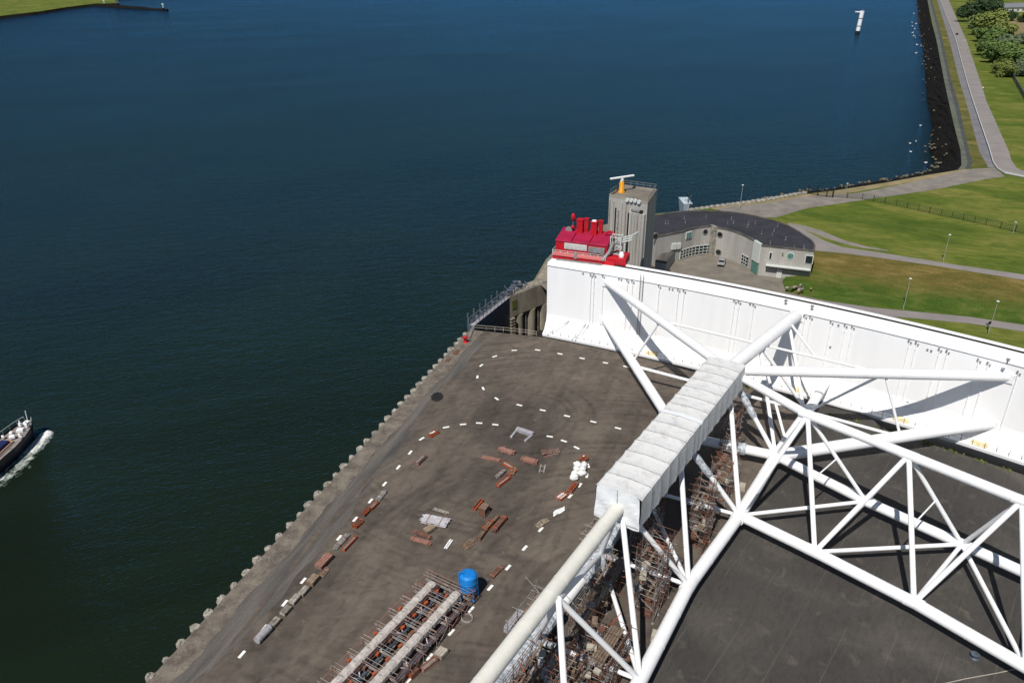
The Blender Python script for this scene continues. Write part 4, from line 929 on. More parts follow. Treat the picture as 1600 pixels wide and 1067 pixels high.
# gangway and pipes between the house and the tower
gw = thing('service_gangway', tuple(hp(HWd + 1, 3, 0)), 'pale grey gangway with pipes linking the red house to the tower', 'gangway')
rnd = random.Random(5)
mb = MB()
for sx in (HWd + .5, HWd + 2.6):
    for sy in (2.0, 4.0): mb.tube(hp(sx, sy, 0), hp(sx, sy, 5.6), .12, 6)
for z in (1.8, 3.6, 5.4):
    for a, b in (((.5, 2), (2.6, 2)), ((2.6, 2), (2.6, 4)), ((2.6, 4), (.5, 4)), ((.5, 4), (.5, 2))): mb.tube(hp(HWd + a[0], a[1], z), hp(HWd + b[0], b[1], z), .08, 5)
for z in (0, 1.8, 3.6): mb.tube(hp(HWd + .5, 2, z), hp(HWd + 2.6, 2, z + 1.8), .06, 5); mb.tube(hp(HWd + 2.6, 4, z), hp(HWd + .5, 4, z + 1.8), .06, 5)
mb.build('lattice_frame', FRAMEW, gw)
for z in (1.8, 3.6): MB().box(hp(HWd + 1.55, 3, z), (2.2, 2.0, .12), rzh).build('landing', GALV, gw)
mb = MB(); mb.path([hp(HWd - .6, -.2, .9), hp(HWd + .6, .8, 2.6), hp(HWd + 1.2, 1.6, 4.6)], .35, 8); mb.build('cable_chute', GALV, gw)
for i in range(3): MB().path([hp(HWd + 2.6, 3 + i * .3, 4.2 + i * .4), hp(HWd + 4.2, 4.5 + i * .3, 4.3 + i * .4), hp(HWd + 5.0, 7.5, 4.4 + i * .4)], .16, 7).build('link_pipe', FRAMEW, gw)
arcp = [hp(HWd - .3 + 1.0 * math.cos(t_), 5, 4.6 + 1.0 * math.sin(t_)) for t_ in [math.pi * i / 8 for i in range(9)]]
MB().path(arcp, .2, 7).build('red_hoop', RED, gw)
mb = MB(); mb.lathe(hp(HWd + 3.1, 1.4, 1.6), [(.5, 0), (.55, .6), (.3, 1.1)], 12); mb.build('white_drum', WHITE, gw)

# ================================================================== CURVED BUILDING
bl = thing('curved_building', (60, 197, 0), 'crescent shaped concrete building with a dark slate roof around a courtyard', 'building')
BZ = 8.0
inner = [V(37.6, 190.2, 0), V(44.9, 193.9, 0)] + crv([V(44.9, 193.9, 0), V(49.2, 197.0, 0), V(54.2, 198.4, 0)], 6)[1:] 
seg2 = crv([V(54.6, 197.2, 0), V(57.8, 194.8, 0), V(60.4, 190.6, 0), V(61.9, 186.2, 0)], 6)
inner2 = inner + seg2 + [V(62.7, 182.9, 0), V(74.2, 178.6, 0)]
outer = crv([V(74.2, 178.6, 0), V(75.9, 183, 0), V(75.9, 188.5, 0), V(73.2, 199.8, 0), V(64.9, 208.8, 0), V(57.6, 211.2, 0), V(49, 211.4, 0), V(40.2, 207.8, 0), V(34, 203, 0)], 5)[1:]
foot = inner2 + outer
mb = MB(); mb.prism([p.xy for p in foot], 0, BZ - .15, top=False); mb.build('wall', CONCW, bl)
MB().face([(p.x, p.y, BZ - .12) for p in foot]).build('roof', ROOF, bl)
mb = MB(); cen = V(57, 194, 0)
for i in range(len(foot)):
    a, b = foot[i], foot[(i + 1) % len(foot)]; d = (b - a)
    if d.length < .01: continue
    n_ = V(d.y, -d.x, 0).normalized() * .28
    mb.hexa([(*(a + n_ * .3).xy, BZ - .3), (*(b + n_ * .3).xy, BZ - .3), (*(b - n_).xy, BZ - .3), (*(a - n_).xy, BZ - .3), (*(a + n_ * .3).xy, BZ + .12), (*(b + n_ * .3).xy, BZ + .12), (*(b - n_).xy, BZ + .12), (*(a - n_).xy, BZ + .12)])
mb.build('parapet', TRACK, bl)
for (x, y) in [(1040, 350), (1044, 349.5), (1069, 342), (1071, 348), (1103, 340), (1143, 342.5), (1146, 349), (1137, 349.5), (1168, 355), (1169.5, 351), (1180, 350), (1209.5, 361.5), (1207, 367.5), (1190, 365.5), (1227.5, 375), (1215, 354), (1203.5, 380.5), (1256, 388), (1241, 387)]:
    p = at(x, y, BZ - .1); k = random.uniform(.4, .75); MB().lathe((p.x, p.y, BZ - .12), [(.32 * k, 0), (.26 * k, .1), (.2 * k, .55), (.3 * k, .6), (.28 * k, .75)], 10).build('roof_vent', GALV, bl)
def wall_frame(x, y, A, B): 
    p = on_wall(x, y, A, B); d = V(B[0] - A[0], B[1] - A[1], 0).normalized(); n_ = V(d.y, -d.x, 0)
    if n_.dot(V(0, 0, 0) - V(p.x, p.y, 0)) < 0: n_ = -n_
    return p, d, n_
def round_win(x, y, A, B, r, fm, gm):
    p, d, n_ = wall_frame(x, y, A, B)
    f = MB().tube(p - n_ * .1, p + n_ * .1, r + .16, 24).build('window', fm, bl)
    MB().tube(p, p + n_ * .13, r, 24).build('pane', gm, f)
def rect_win(x, y, A, B, w_, h_, fm, gm, nx=2, ny=1):
    p, d, n_ = wall_frame(x, y, A, B); rz_ = math.atan2(d.y, d.x)
    f = MB().box(p + V(0, 0, -h_ / 2), (w_ + .25, .24, h_ + .25), rz_).build('window', fm, bl)
    mb = MB()
    for i in range(nx):
        for j in range(ny):
            mb.box(p + d * ((i + .5) / nx - .5) * w_ + V(0, 0, -h_ / 2 + .12 + j * h_ / ny), (w_ / nx - .12, .3, h_ / ny - .12), rz_)
    mb.build('pane', gm, f)
w1a, w1b = (49.2, 197.0), (54.2, 198.4); w2a, w2b = (54.6, 197.2), (57.8, 194.8); wl = ((37.6, 190.2), (44.9, 193.9)); wr = ((62.7, 182.9), (74.2, 178.6))
round_win(1102, 362, w1a, w1b, .62, CONC, GLASS); round_win(1125, 366.5, w2a, w2b, .68, CONC, GLASS); round_win(1122.7, 394, w2a, w2b, .68, CONC, GLASS); round_win(1024, 369, *wl, .75, CONC, GLASS)
rect_win(1076, 368, (44.9, 193.9), (49.2, 197.0), 1.9, 1.6, FRAMEW, GREENW, 2, 1)
round_win(1235, 400, *wr, .75, FRAMEW, GREENW); rect_win(1204, 400, *wr, .62, 1.7, FRAMEW, GLASS, 1, 1); rect_win(1223, 397.5, *wr, .3, .8, CONC, GLASS, 1, 1)
rect_win(1264, 406, *wr, 1.7, 2.0, FRAMEW, GLASS, 1, 1)
def curve_grid(P, z0, z1, nz_, name):
    f = MB(); g = MB()
    for a, b in zip(P, P[1:]):
        d = (b - a).normalized(); n_ = V(d.y, -d.x, 0)
        rz_ = math.atan2(d.y, d.x); m_ = a.lerp(b, .5) + n_ * .02; L_ = (b - a).length
        g.box(m_ + V(0, 0, z0), (L_, .16, z1 - z0), rz_)
        for k in range(nz_ + 1): f.box(m_ + V(0, 0, z0 + (z1 - z0) * k / nz_ - .05), (L_ + .03, .30, .11), rz_)
        f.box(a + n_ * .02 + V(0, 0, z0), (.12, .32, z1 - z0 + .06), rz_)
    w_ = f.build('window', FRAMEW, bl); g.build('pane', GLASS, w_)
curve_grid(resample(crv([V(44.9, 193.9, 0), V(49.2, 197.0, 0), V(54.2, 198.4, 0)], 6), 10)[0:10], .25, 2.7, 3, 'grid')
curve_grid(resample(seg2, 16)[10:14], .25, 2.9, 3, 'grid')
def prism_on(A, B, t0, t1, out, z0, z1, name, m_):
    A, B = V(*A, 0), V(*B, 0); d = (B - A).normalized(); n_ = V(d.y, -d.x, 0); L_ = (B - A).length
    return MB().box(A + d * L_ * (t0 + t1) / 2 + n_ * out / 2 + V(0, 0, z0), (L_ * (t1 - t0), abs(out) + .4, z1 - z0), math.atan2(d.y, d.x)).build(name, m_, bl)
prism_on((61.9, 186.2), (62.7, 182.9), .06, .94, .3, 3.2, BZ + .3, 'stair_panel', FRAMEW)
prism_on((61.9, 186.2), (62.7, 182.9), .1, .9, .2, .05, 2.9, 'entrance_door', GREENW)
prism_on((54.0, 198.6), (54.7, 197.0), -.1, 1.1, .35, 0, BZ + .2, 'pillar', CAP)
prism_on(*wr, .13, .99, .9, 3.05, 3.3, 'canopy', FRAMEW); prism_on(*wr, .13, .99, 1.0, 2.78, 3.05, 'canopy_shade_slab', BLACK)  # black slab stands in for the shade under the canopy
prism_on(*wr, .36, .46, .12, .05, 2.4, 'door', FRAMEW); prism_on(*wl, .62, .80, .3, 3.6, 5.2, 'roller_shutter', FRAMEW); prism_on(*wl, .84, .97, .3, 3.5, 5.0, 'roller_shutter', FRAMEW)

# car builder
def make_car(paint, label, loc, rz, group=None):
    t = thing('parked_car', (0, 0, 0), label, 'car', group)
    prof = [(-2.1, .45), (-2.1, .85), (-1.35, .98), (-.75, 1.42), (.75, 1.46), (1.6, 1.05), (2.05, .95), (2.1, .5)]
    mb = MB(); L_ = [V(x, -.86 + (.16 if z > 1.2 else 0), z) for x, z in prof]; R_ = [V(x, .86 - (.16 if z > 1.2 else 0), z) for x, z in prof]
    mb.face(L_); mb.face(R_[::-1])
    for i in range(len(prof)): j = (i + 1) % len(prof); mb.face([L_[i], R_[i], R_[j], L_[j]])
    mb.build('body', paint, t)
    g = MB()
    g.face([(-1.30, -.72, 1.03), (-1.30, .72, 1.03), (-.80, .62, 1.41), (-.80, -.62, 1.41)][::-1]); g.face([(1.55, -.72, 1.10), (1.55, .72, 1.10), (.82, .62, 1.455), (.82, -.62, 1.455)])
    for sy in (-1, 1): g.face([(-1.1, sy * .88, 1.02), (1.35, sy * .88, 1.06), (.7, sy * .735, 1.40), (-.65, sy * .735, 1.37)])
    for i, v in enumerate(g.v): g.v[i] = (v[0] * 1.012, v[1] * 1.01, v[2] + .012)
    g.build('window', GLASS, t)
    for sx in (-1.3, 1.3):
        for sy in (-.8, .8):
            wv = MB().tube((sx, sy - .1, .32), (sx, sy + .1, .32), .32, 14).build('wheel', BLACK, t); MB().tube((sx, sy - .11, .32), (sx, sy + .11, .32), .18, 10).build('rim', GALV, wv)
    for sy in (-.6, .6):
        MB().box((-2.1, sy, .68), (.08, .32, .14)).build('headlight', FRAMEW, t); MB().box((2.09, sy, .75), (.08, .3, .16)).build('tail_light', RED, t)
    MB().box((-2.12, 0, .42), (.12, 1.6, .18)).build('bumper', BLACK, t); MB().box((2.12, 0, .42), (.12, 1.6, .18)).build('bumper', BLACK, t)
    t.location = loc; t.rotation_euler = (0, 0, rz); return t
make_car(CARS, 'silver car parked in the courtyard of the curved building', tuple(at(1127, 413)), rad(70))
cpos = at(1495, 55, PZ + .03); make_car(CARD, 'dark car driving along the dike road in the distance', tuple(cpos), math.atan2(-1, -.45))

# ================================================================== LAMPS, FENCES, SIGNS
lamp0 = thing('street_lamp', (0, 0, 0), 'slim grey green lamp post with a small disc lantern', 'street lamp', 'lamp posts along the paths')
MB().tube((0, 0, 0), (0, 0, 7.4), .09, 8, r2=.055).build('pole', POLE, lamp0)
MB().lathe((0, 0, 7.4), [(.08, 0), (.18, .1), (.34, .25), (.32, .36), (.1, .46)], 14).build('lantern', FRAMEW, lamp0)
MB().box((0, .12, .6), (.22, .16, .5)).build('hatch', POLE, lamp0)
n_ = 0
for x, y, z, s_, lab in [(1411, 484, 0, 1.0, 'lamp post at the upper edge of the lower road, left of its pair'), (1544, 522, 0, 1.0, 'lamp post standing on the strip between the lower road and the gate'), (1582, 365, PZ, .42, 'short lamp post beside the green fence on the dike'), (1156, 326, PZ, .95, 'lamp post on the shore terrace behind the curved roof'), (1473, 410, PZ, .95, 'lamp post rising from the grass just above the upper path'), (1320, 310, PZ, .62, 'lamp post beside the fence gate at the shore')]:
    o = place(lamp0, n_, tuple(at(x, y, z)), 0, lab); o.scale = (1, 1, s_); n_ += 1
sg = thing('path_sign', tuple(at(1543, 518)), 'small black sign post on the lower road beside a lamp', 'sign'); p = at(1543, 516)
MB().tube(p, p + V(0, 0, 1.9), .06, 6).build('post', BLACK, sg); MB().box(p + V(0, 0, 1.5), (.7, .08, .6), .3).build('plate', BLACK, sg)
def mesh_fence(pts, name, label, m, h=2.0, step=3.0, wires=6):
    t = thing(name, tuple(pts[0]), label, 'fence'); mb = MB()
    for a, b in zip(pts, pts[1:]):
        k = max(1, int((b - a).length / step))
        for i in range(k): p = a.lerp(b, i / k); MB().box(p, (.14, .14, h), 0).build('post', m, t)
        for w_ in range(wires): z = .15 + (h - .2) * w_ / (wires - 1); mb.tube(a + V(0, 0, z), b + V(0, 0, z), .03, 4)
        kk = int((b - a).length / .5)
        for i in range(kk): p = a.lerp(b, i / kk); mb.tube(p + V(0, 0, .1), p + V(0, 0, h), .035, 3)
    mb.build('wire_mesh', m, t); return t
mesh_fence(px([(1300, 308), (1347, 312), (1400, 322), (1470, 337), (1540, 352), (1610, 368), (1700, 390)], PZ), 'mesh_fence', 'dark green mesh fence crossing the grass from the shore', FENCEG)
fg = thing('fence_gate', tuple(at(1277, 308, PZ)), 'black double gate with tall posts at the shore end of the green fence', 'gate')
for x, y, h in ((1262, 303, 3.0), (1277, 306, 3.4), (1291, 308, 2.6), (1301, 309, 2.6)):
    MB().box(at(x, y, PZ), (.22, .22, h)).build('post', BLACK, fg)
for (x0, y0), (x1, y1) in (((1262, 303), (1277, 306)), ((1277, 306), (1291, 308)), ((1291, 308), (1301, 309))):
    a, b = at(x0, y0, PZ), at(x1, y1, PZ); mb = MB()
    for z in (.2, 2.1): mb.tube(a + V(0, 0, z), b + V(0, 0, z), .06, 5)
    for i in range(9): p = a.lerp(b, i / 8); mb.tube(p + V(0, 0, .2), p + V(0, 0, 2.1), .035, 4)
    mb.build('leaf', BLACK, fg)
gr = thing('guard_rail', tuple(at(1546, 238, PZ)), 'pale steel guard rail along the water side of the dike road', 'guard rail')
gp = px([(1600, 278.5), (1570, 272.5), (1558, 266), (1551, 256), (1546, 238), (1519, 157.6), (1510.6, 130), (1492.5, 62), (1468, 0)], PZ); gp.append(gp[-1] + (gp[-1] - gp[-2]).normalized() * 600)
mb = MB()
for a, b in zip(gp, gp[1:]):
    d = (b - a).normalized(); n_ = V(-d.y, d.x, 0) * .12
    mb.hexa([a + n_ + V(0, 0, .45), a - n_ + V(0, 0, .45), b - n_ + V(0, 0, .45), b + n_ + V(0, 0, .45), a + n_ + V(0, 0, .85), a - n_ + V(0, 0, .85), b - n_ + V(0, 0, .85), b + n_ + V(0, 0, .85)][0:4] + [a + n_ + V(0, 0, .85), a - n_ + V(0, 0, .85), b - n_ + V(0, 0, .85), b + n_ + V(0, 0, .85)])
mb.build('beam', FRAMEW, gr); q_ = resample(gp[:-1], 95)
for p in q_: MB().box(p, (.14, .14, .5)).build('post', GALV, gr)
ns = thing('noise_screen', tuple(at(1580, 120, PZ)), 'dark blue screen fence behind the bushes at the right edge', 'fence')
sgp = px([(1578, 116), (1586, 131), (1600, 156), (1625, 200)], PZ)
for a, b in zip(sgp, sgp[1:]):
    d = (b - a).normalized(); n_ = V(-d.y, d.x, 0) * .1
    MB().hexa([a + n_, a - n_, b - n_, b + n_, a + n_ + V(0, 0, 2.6), a - n_ + V(0, 0, 2.6), b - n_ + V(0, 0, 2.6), b + n_ + V(0, 0, 2.6)]).build('panel', DSTEEL, ns); MB().box(a, (.3, .3, 2.8)).build('post', GALV, ns)
# heap of stones by the building
hp0 = at(1246, 449, 1.2); rnd = random.Random(2); st_ = thing('rubble_heap', (hp0.x, hp0.y, 0), 'heap of pale rubble on the grass bank beside the building', 'rubble')
for i in range(14):
    p = hp0 + V(rnd.gauss(0, 1.3), rnd.gauss(0, .9), rnd.uniform(-.2, .25)); MB().blob(p, rnd.uniform(.25, .6), rnd.uniform(.25, .5), rnd.uniform(.2, .35), .25, 7, 4).build('stone', rnd.choice([ROCK, ROCK, SAND, CAP]), st_)
# weeds at the gate foot
mb = MB()
for i in range(1100):
    a = random.uniform(A_R, 59.5); o = edge_o(a) - abs(random.gauss(0.1, .5)); cl = math.sin(a * 9) + math.sin(a * 23 + 1)
    if cl < random.uniform(-.4, 2.2): continue
    p = arc(o, a); h = random.uniform(.15, .5); d = random.uniform(0, 6.28); dx, dy = math.cos(d) * .18, math.sin(d) * .18
    mb.face([(p.x - dx, p.y - dy, .01), (p.x + dx, p.y + dy, .01), (p.x + dx * 1.5, p.y + dy * 1.5 + .1, h), (p.x - dx * .5, p.y - dy * .5, h)])
tag(mb.build('weeds', LEAF['olive']), kind='stuff')
#@@PART3@@
# ================================================================== WHITE DASHES ON THE YARD
dash_a = [(886, 650, 926, 659), (927, 659, 965, 668.5), (965.6, 669, 1000, 678), (978, 573, 1000, 579), (946, 567, 980, 573), (909.5, 560, 946, 567), (875, 553, 909, 560), (840, 547, 875, 552), (803.5, 547.5, 840, 546), (773, 557, 803, 547), (752, 571, 770, 557), (746, 589, 749, 575), (755, 607, 748, 594), (776, 623, 758, 610), (811.5, 633, 778, 625), (848, 641, 813, 634)]
dash_b = [(659, 685.5, 674, 676), (675.5, 675.5, 695, 668), (697, 667.6, 722, 663), (723.5, 663, 748, 661), (748.7, 661, 774, 662.5), (774, 663.5, 800, 667), (859, 682, 835, 678), (881, 689, 860, 682), (901, 699.5, 882, 690), (914, 714, 903, 702), (919, 727.5, 915, 716), (917, 743, 919, 730), (906, 758, 915, 746), (891, 775, 905, 760), (820, 856, 843, 830), (794, 886.5, 820, 857), (766, 918, 793, 888), (736, 952, 765, 920), (705, 987.5, 735, 954), (671, 1026, 704, 989), (637, 1064, 670, 1028), (845, 827, 866, 803)]
dash_c = [(641, 707, 657, 687), (622.5, 730, 640, 708), (601, 756, 621, 732), (579, 782.5, 600, 757), (555, 811, 578, 784), (530, 840, 554, 812), (504, 871.7, 529, 841), (474, 907, 503, 873), (445, 942, 473, 908), (413, 981, 444, 943), (378, 1022, 412, 982)]
d0 = MB().box((0, 0, 0), (1.12, .40, .03), 0, .008).build('painted_dash', LINE); n_ = 0
for L_, lab, grp in ((dash_a, 'white painted dash curving round the empty loop of yard nearest the gate', 'white dashes of the upper loop'), (dash_b, 'white painted dash of the line curving round the stored materials', 'white dashes round the storage area'), (dash_c, 'white painted dash of the line running beside the quay row of crates', 'white dashes along the quay side')):
    for x0, y0, x1, y1 in L_:
        a, b = at(x0, y0), at(x1, y1); o = place(d0, n_, (a.x, a.y, .02), math.atan2(b.y - a.y, b.x - a.x), lab, grp); o['category'] = 'road marking'; n_ += 1

# ================================================================== STORED MATERIALS
rng = random.Random(21)
def frame_of(spec):
    x0, y0, x1, y1 = spec; a, b = at(x0, y0), at(x1, y1); c = a.lerp(b, .5); d = b - a
    return c, d.length, math.atan2(d.y, d.x)
def item(kind, name, spec, wd, h, m, label, cat, m2=None, group=None):
    c, L_, rz = frame_of(spec); L_ *= .88; wd *= .86; h *= .9; ux, uy = math.cos(rz), math.sin(rz)
    def W(x, y, z): return V(c.x + x * ux - y * uy, c.y + x * uy + y * ux, z)
    m2 = m2 or m
    t = thing(name, (c.x, c.y, 0), label, cat, group)
    if kind == 'stillage':            # open steel post pallet with its load
        mb = MB()
        for sx in (-1, 1):
            for sy in (-1, 1): MB().box(W(sx * (L_ / 2 - .06), sy * (wd / 2 - .06), 0), (.1, .1, h), rz).build('post', m, t)
        for z in (.1, h - .08):
            for sy in (-1, 1): mb.box(W(0, sy * (wd / 2 - .05), z), (L_, .07, .08), rz)
            for sx in (-1, 1): mb.box(W(sx * (L_ / 2 - .05), 0, z), (.07, wd - .12, .08), rz)
        mb.box(W(0, 0, .18), (L_ - .15, wd - .15, .05), rz); mb.build('frame', m, t)
        ld = MB(); k = max(2, int(wd / .16))
        for i in range(k):
            for j in range(max(1, int((h - .35) / .16))):
                if rng.random() < .2: continue
                e = rng.uniform(-.15, .12); ld.tube(W(-L_ / 2 + .1 + e, (i + .5) / k * (wd - .2) - (wd - .2) / 2, .3 + j * .15), W(L_ / 2 - .1 + e, (i + .5) / k * (wd - .2) - (wd - .2) / 2, .3 + j * .15), .06, 6)
        ld.build('load', m2, t)
    elif kind == 'boards':            # layered scaffold boards on bearers
        for sx in (-.32, .32): MB().box(W(sx * L_, 0, 0), (.12, wd, .12), rz).build('bearer', TIMBER, t)
        ld = MB(); nl = max(1, int(h / .09)); nb = max(2, int(wd / .26))
        for j in range(nl):
            for i in range(nb):
                e = rng.uniform(-.18, .18); ld.box(W(e, (i + .5) / nb * wd - wd / 2, .12 + j * .085), (L_ * rng.uniform(.92, 1.0), wd / nb - .03, .075), rz + rng.uniform(-.01, .01))
        ld.build('board_stack', m, t)
        for sx in (-.38, .38): MB().box(W(sx * L_, 0, .1), (.12, wd + .06, nl * .085 + .05), rz).build('end_clamp', m2, t)
    elif kind == 'pipes':
        for sx in (-.3, .3): MB().box(W(sx * L_, 0, 0), (.14, wd, .12), rz).build('bearer', TIMBER, t)
        ld = MB(); k = max(3, int(wd / .17)); nl = max(1, int(h / .16))
        for j in range(nl):
            for i in range(k - j // 2):
                e = rng.uniform(-.25, .25); y = ((i + .5 + (j % 2) * .4) / k - .5) * wd; ld.tube(W(-L_ / 2 + e, y, .2 + j * .14), W(L_ / 2 + e, y, .2 + j * .14), .08, 8)
        ld.build('pipe_bundle', m, t)
        for sx in (-.25, .25): MB().box(W(sx * L_, 0, .12), (.05, wd + .03, nl * .145 + .1), rz).build('strap', m2, t)
    elif kind == 'crate':             # slatted timber crate
        for sx in (-.35, .35): MB().box(W(sx * L_, 0, 0), (.12, wd, .12), rz).build('runner', TIMBER, t)
        MB().box(W(0, 0, .12), (L_ - .1, wd - .1, h - .2), rz, .02).build('body', m, t)
        sl = MB(); k = max(2, int(L_ / .7))
        for i in range(k + 1):
            for sy in (-1, 1): sl.box(W(-L_ / 2 + .08 + (L_ - .16) * i / k, sy * (wd / 2 - .04), .1), (.12, .06, h - .12), rz)
        for z in (.2, h - .2):
            for sy in (-1, 1): sl.box(W(0, sy * (wd / 2 - .01), z), (L_, .05, .12), rz)
        sl.build('batten', m2, t)
        ld = MB(); kb = max(2, int(wd / .3))
        for i in range(kb): ld.box(W(rng.uniform(-.06, .06), (i + .5) / kb * wd - wd / 2, h - .08), (L_ * rng.uniform(.88, 1), wd / kb - .04, .06), rz)
        ld.build('lid_board', m2, t)
    elif kind == 'rails':             # two or three bars lying on the ground
        k = 3 if wd > .8 else 2
        for i in range(k):
            y = (i / (k - 1) - .5) * wd; MB().box(W(rng.uniform(-.1, .1), y, .02), (L_ * rng.uniform(.9, 1), .22, h), rz + rng.uniform(-.02, .02), .015).build('beam', m, t)
        for sx in (-.3, .3): MB().box(W(sx * L_, 0, h * .4), (.1, wd * .8, .1), rz).build('cross_batten', m2, t)
    elif kind == 'frames':            # flat scaffold frames in a loose heap
        for i in range(5):
            mb = MB(); dx, dy, dr = rng.uniform(-.25, .25), rng.uniform(-.2, .2), rng.uniform(-.25, .25); z = .06 + i * h / 6
            ca, sa = math.cos(dr), math.sin(dr)
            def F(x, y): return W(dx + x * ca - y * sa, dy + x * sa + y * ca, z)
            l2, w2 = L_ * .42, wd * .4; q = [F(-l2, -w2), F(l2, -w2), F(l2, w2), F(-l2, w2)]
            for a, b in zip(q, q[1:] + q[:1]): mb.tube(a, b, .05, 6)
            for u in (-.4, 0, .4): mb.tube(F(u * L_ * .7, -w2), F(u * L_ * .7, w2), .04, 5)
            mb.build('frame', m if i % 2 else m2, t)
    return t
I = item
I('stillage', 'steel_stillage', (671, 684, 684, 676), .9, .7, ORANGE, 'small orange stillage touching the curved line of dashes', 'stillage', RUST)
I('stillage', 'steel_stillage', (650, 728, 665, 714), 1.0, .75, PINKB, 'lone faded orange stillage with grey bars, standing apart inside the dashed line', 'stillage', GREY)
tb = thing('support_frame', tuple(at(819, 677)), 'pale grey U shaped support frame lying open towards the camera', 'frame')
a, b = at(808, 673), at(832, 681)
for p, q, nm in ((a, b, 'beam'), (a, at(799, 684), 'leg'), (b, at(821, 690), 'leg')):
    d = q - p; MB().box(p.lerp(q, .5), (d.length + .2, .75 if nm == 'beam' else .38, .7 if nm == 'beam' else .4), math.atan2(d.y, d.x), .04).build(nm, LILAC, tb)
I('pipes', 'pipe_stack', (780, 703, 804, 711), 1.0, .8, PINKB, 'pinkish pipe stack with a pale top near the tip of the long red boards', 'pipe stack', LILAC)
I('frames', 'frame_heap', (843, 712, 876, 707), 1.5, .9, GREY, 'untidy heap of grey scaffold frames right of the red board stack', 'frame heap', PINKB)
I('boards', 'board_stack', (813, 718, 841, 725), 1.2, .55, PINKB, 'neat faded red board stack between the pipe stack and the grey frame heap', 'board stack', RUST)
I('rails', 'board_pair', (751, 714, 785, 721), .5, .3, PINKB, 'long thin faded red boards pointing at the orange stillage', 'boards', RUST)
I('stillage', 'steel_stillage', (785, 724, 803, 734), .85, .55, ORANGE, 'orange ended stillage of grey tubes at the tip of the long red boards', 'stillage', GREY)
I('pipes', 'pipe_stack', (776, 748, 788, 737), .8, .6, GREY, 'small grey pipe stack with rusty end beside the long orange stillage', 'pipe stack', RUST)
I('stillage', 'steel_stillage', (776, 762, 797, 746), .85, .55, ORANGE, 'long orange stillage of grey tubes below the small grey pipe stack', 'stillage', GREY)
I('frames', 'frame_heap', (796, 744, 806, 731), .8, .5, ORANGE, 'small orange frame heap at the right of the grey pipe stack', 'frame heap', TIMBER)
I('rails', 'plank_pair', (846, 740, 849, 726), .8, .25, GREY, 'two parallel grey beams lying right of the faded red board stack', 'beams', GREY)
I('stillage', 'steel_stillage', (740, 799, 754, 782), .7, .5, ORANGE, 'narrow orange stillage beside the tall brown crate', 'stillage', BLACK)
I('crate', 'tall_crate', (752, 808, 761, 798), 1.3, 1.7, RUST, 'tall reddish brown crate in the middle of the storage area', 'crate', BROWN)
I('stillage', 'steel_stillage', (757, 830, 769, 817), 1.0, .8, ORANGE, 'bright orange stillage between the tall crate and the long brown stack', 'stillage', TIMBER)
I('boards', 'board_stack', (770, 834, 791, 809), .9, .7, RUST, 'long reddish brown board stack right of the bright orange stillage', 'board stack', ORANGE)
I('boards', 'board_stack', (767, 822, 779, 808), .5, .5, BROWN, 'narrow brown board stack beside the long reddish brown stack', 'board stack', RUST)
I('stillage', 'steel_stillage', (747, 846, 758, 831), .8, .75, RUST, 'rusty stillage with timber load left of the bright orange stillage', 'stillage', TIMBER)
I('frames', 'frame_heap', (724, 859, 741, 845), 1.1, .3, RUST, 'flat brown frames lying on the asphalt nearest the blue tank', 'frame heap', TIMBER)
I('pipes', 'pipe_stack', (678, 796, 704, 804), .7, .3, GREY, 'thin grey pipe stack above the wide silvery pipe stack', 'pipe stack', TIMBER)
I('pipes', 'pipe_stack', (658, 811, 702, 820), 2.2, .6, LILAC, 'wide silvery pipe stack with ragged ends', 'pipe stack', PINKB)
I('crate', 'low_crate', (663, 834, 679, 824), 1.2, .7, BROWN, 'squat brown crate below the wide silvery pipe stack', 'crate', TIMBER)
I('boards', 'board_stack', (644, 831, 676, 843), .7, .3, RUST, 'thin rusty board stack below the squat brown crate', 'board stack', PINKB)
I('boards', 'board_stack', (641, 842, 676, 852), .8, .35, PINKB, 'greyish red board stack lowest of the pile left of the white plank', 'board stack', RUST)
I('rails', 'white_plank', (695, 859, 706, 843), .35, .15, BAG, 'white plank pair lying alone right of the red board stacks', 'planks', BAG)
I('stillage', 'steel_stillage', (888, 773, 901, 757), 1.1, .8, PINKB, 'pinkish stillage between the white bags and the orange tray', 'stillage', ORANGE)
I('stillage', 'steel_stillage', (871, 782, 884, 772), 1.3, .5, ORANGE, 'orange tray stillage filled with white material near the white bags', 'stillage', BAG)
I('frames', 'pallet_heap', (840, 824, 855, 812), 1.0, .3, BEIGE, 'pale beige pallet frames beside the inner end of the dashed line', 'pallet heap', TIMBER)
I('frames', 'frame_heap', (905, 722, 919, 716), 1.2, .8, RUST, 'orange brown heap of fittings directly behind the white bags', 'frame heap', ORANGE)
for x, y, lab, k in ((899, 741, 'large white sacks in a row left of the shorter white sacks', 4), (911, 735, 'shorter pile of white sacks right of the long row', 3)):
    p = at(x, y); t = thing('bag_pile', (p.x, p.y, 0), lab, 'bags')
    for i in range(k):
        q = at(x - 2.5 + i * 2.0, y + 8 - i * 6.5); MB().blob((q.x, q.y, .5), .72, .5, .52, .2, 14, 9, rot=i * .8).build('bag', BAG, t); MB().tube((q.x, q.y, .9), (q.x + .1, q.y, 1.2), .16, 7, r2=.05).build('bag_neck', BAG, t)
p = at(872, 801); t = thing('white_sheet', (p.x, p.y, 0), 'crumpled white plastic sheet lying on the asphalt below the orange tray', 'sheet')
mb = MB(); g_ = [[p + V(-.75 + i * .3 + rng.uniform(-.05, .05), -.5 + i * .22 + j * .28 - .6 + rng.uniform(-.05, .05), .06 + rng.uniform(0, .25)) for j in range(5)] for i in range(7)]
for i in range(6):
    for j in range(4): mb.face([g_[i][j], g_[i + 1][j], g_[i + 1][j + 1], g_[i][j + 1]])
mb.build('sheet', BAG, t)
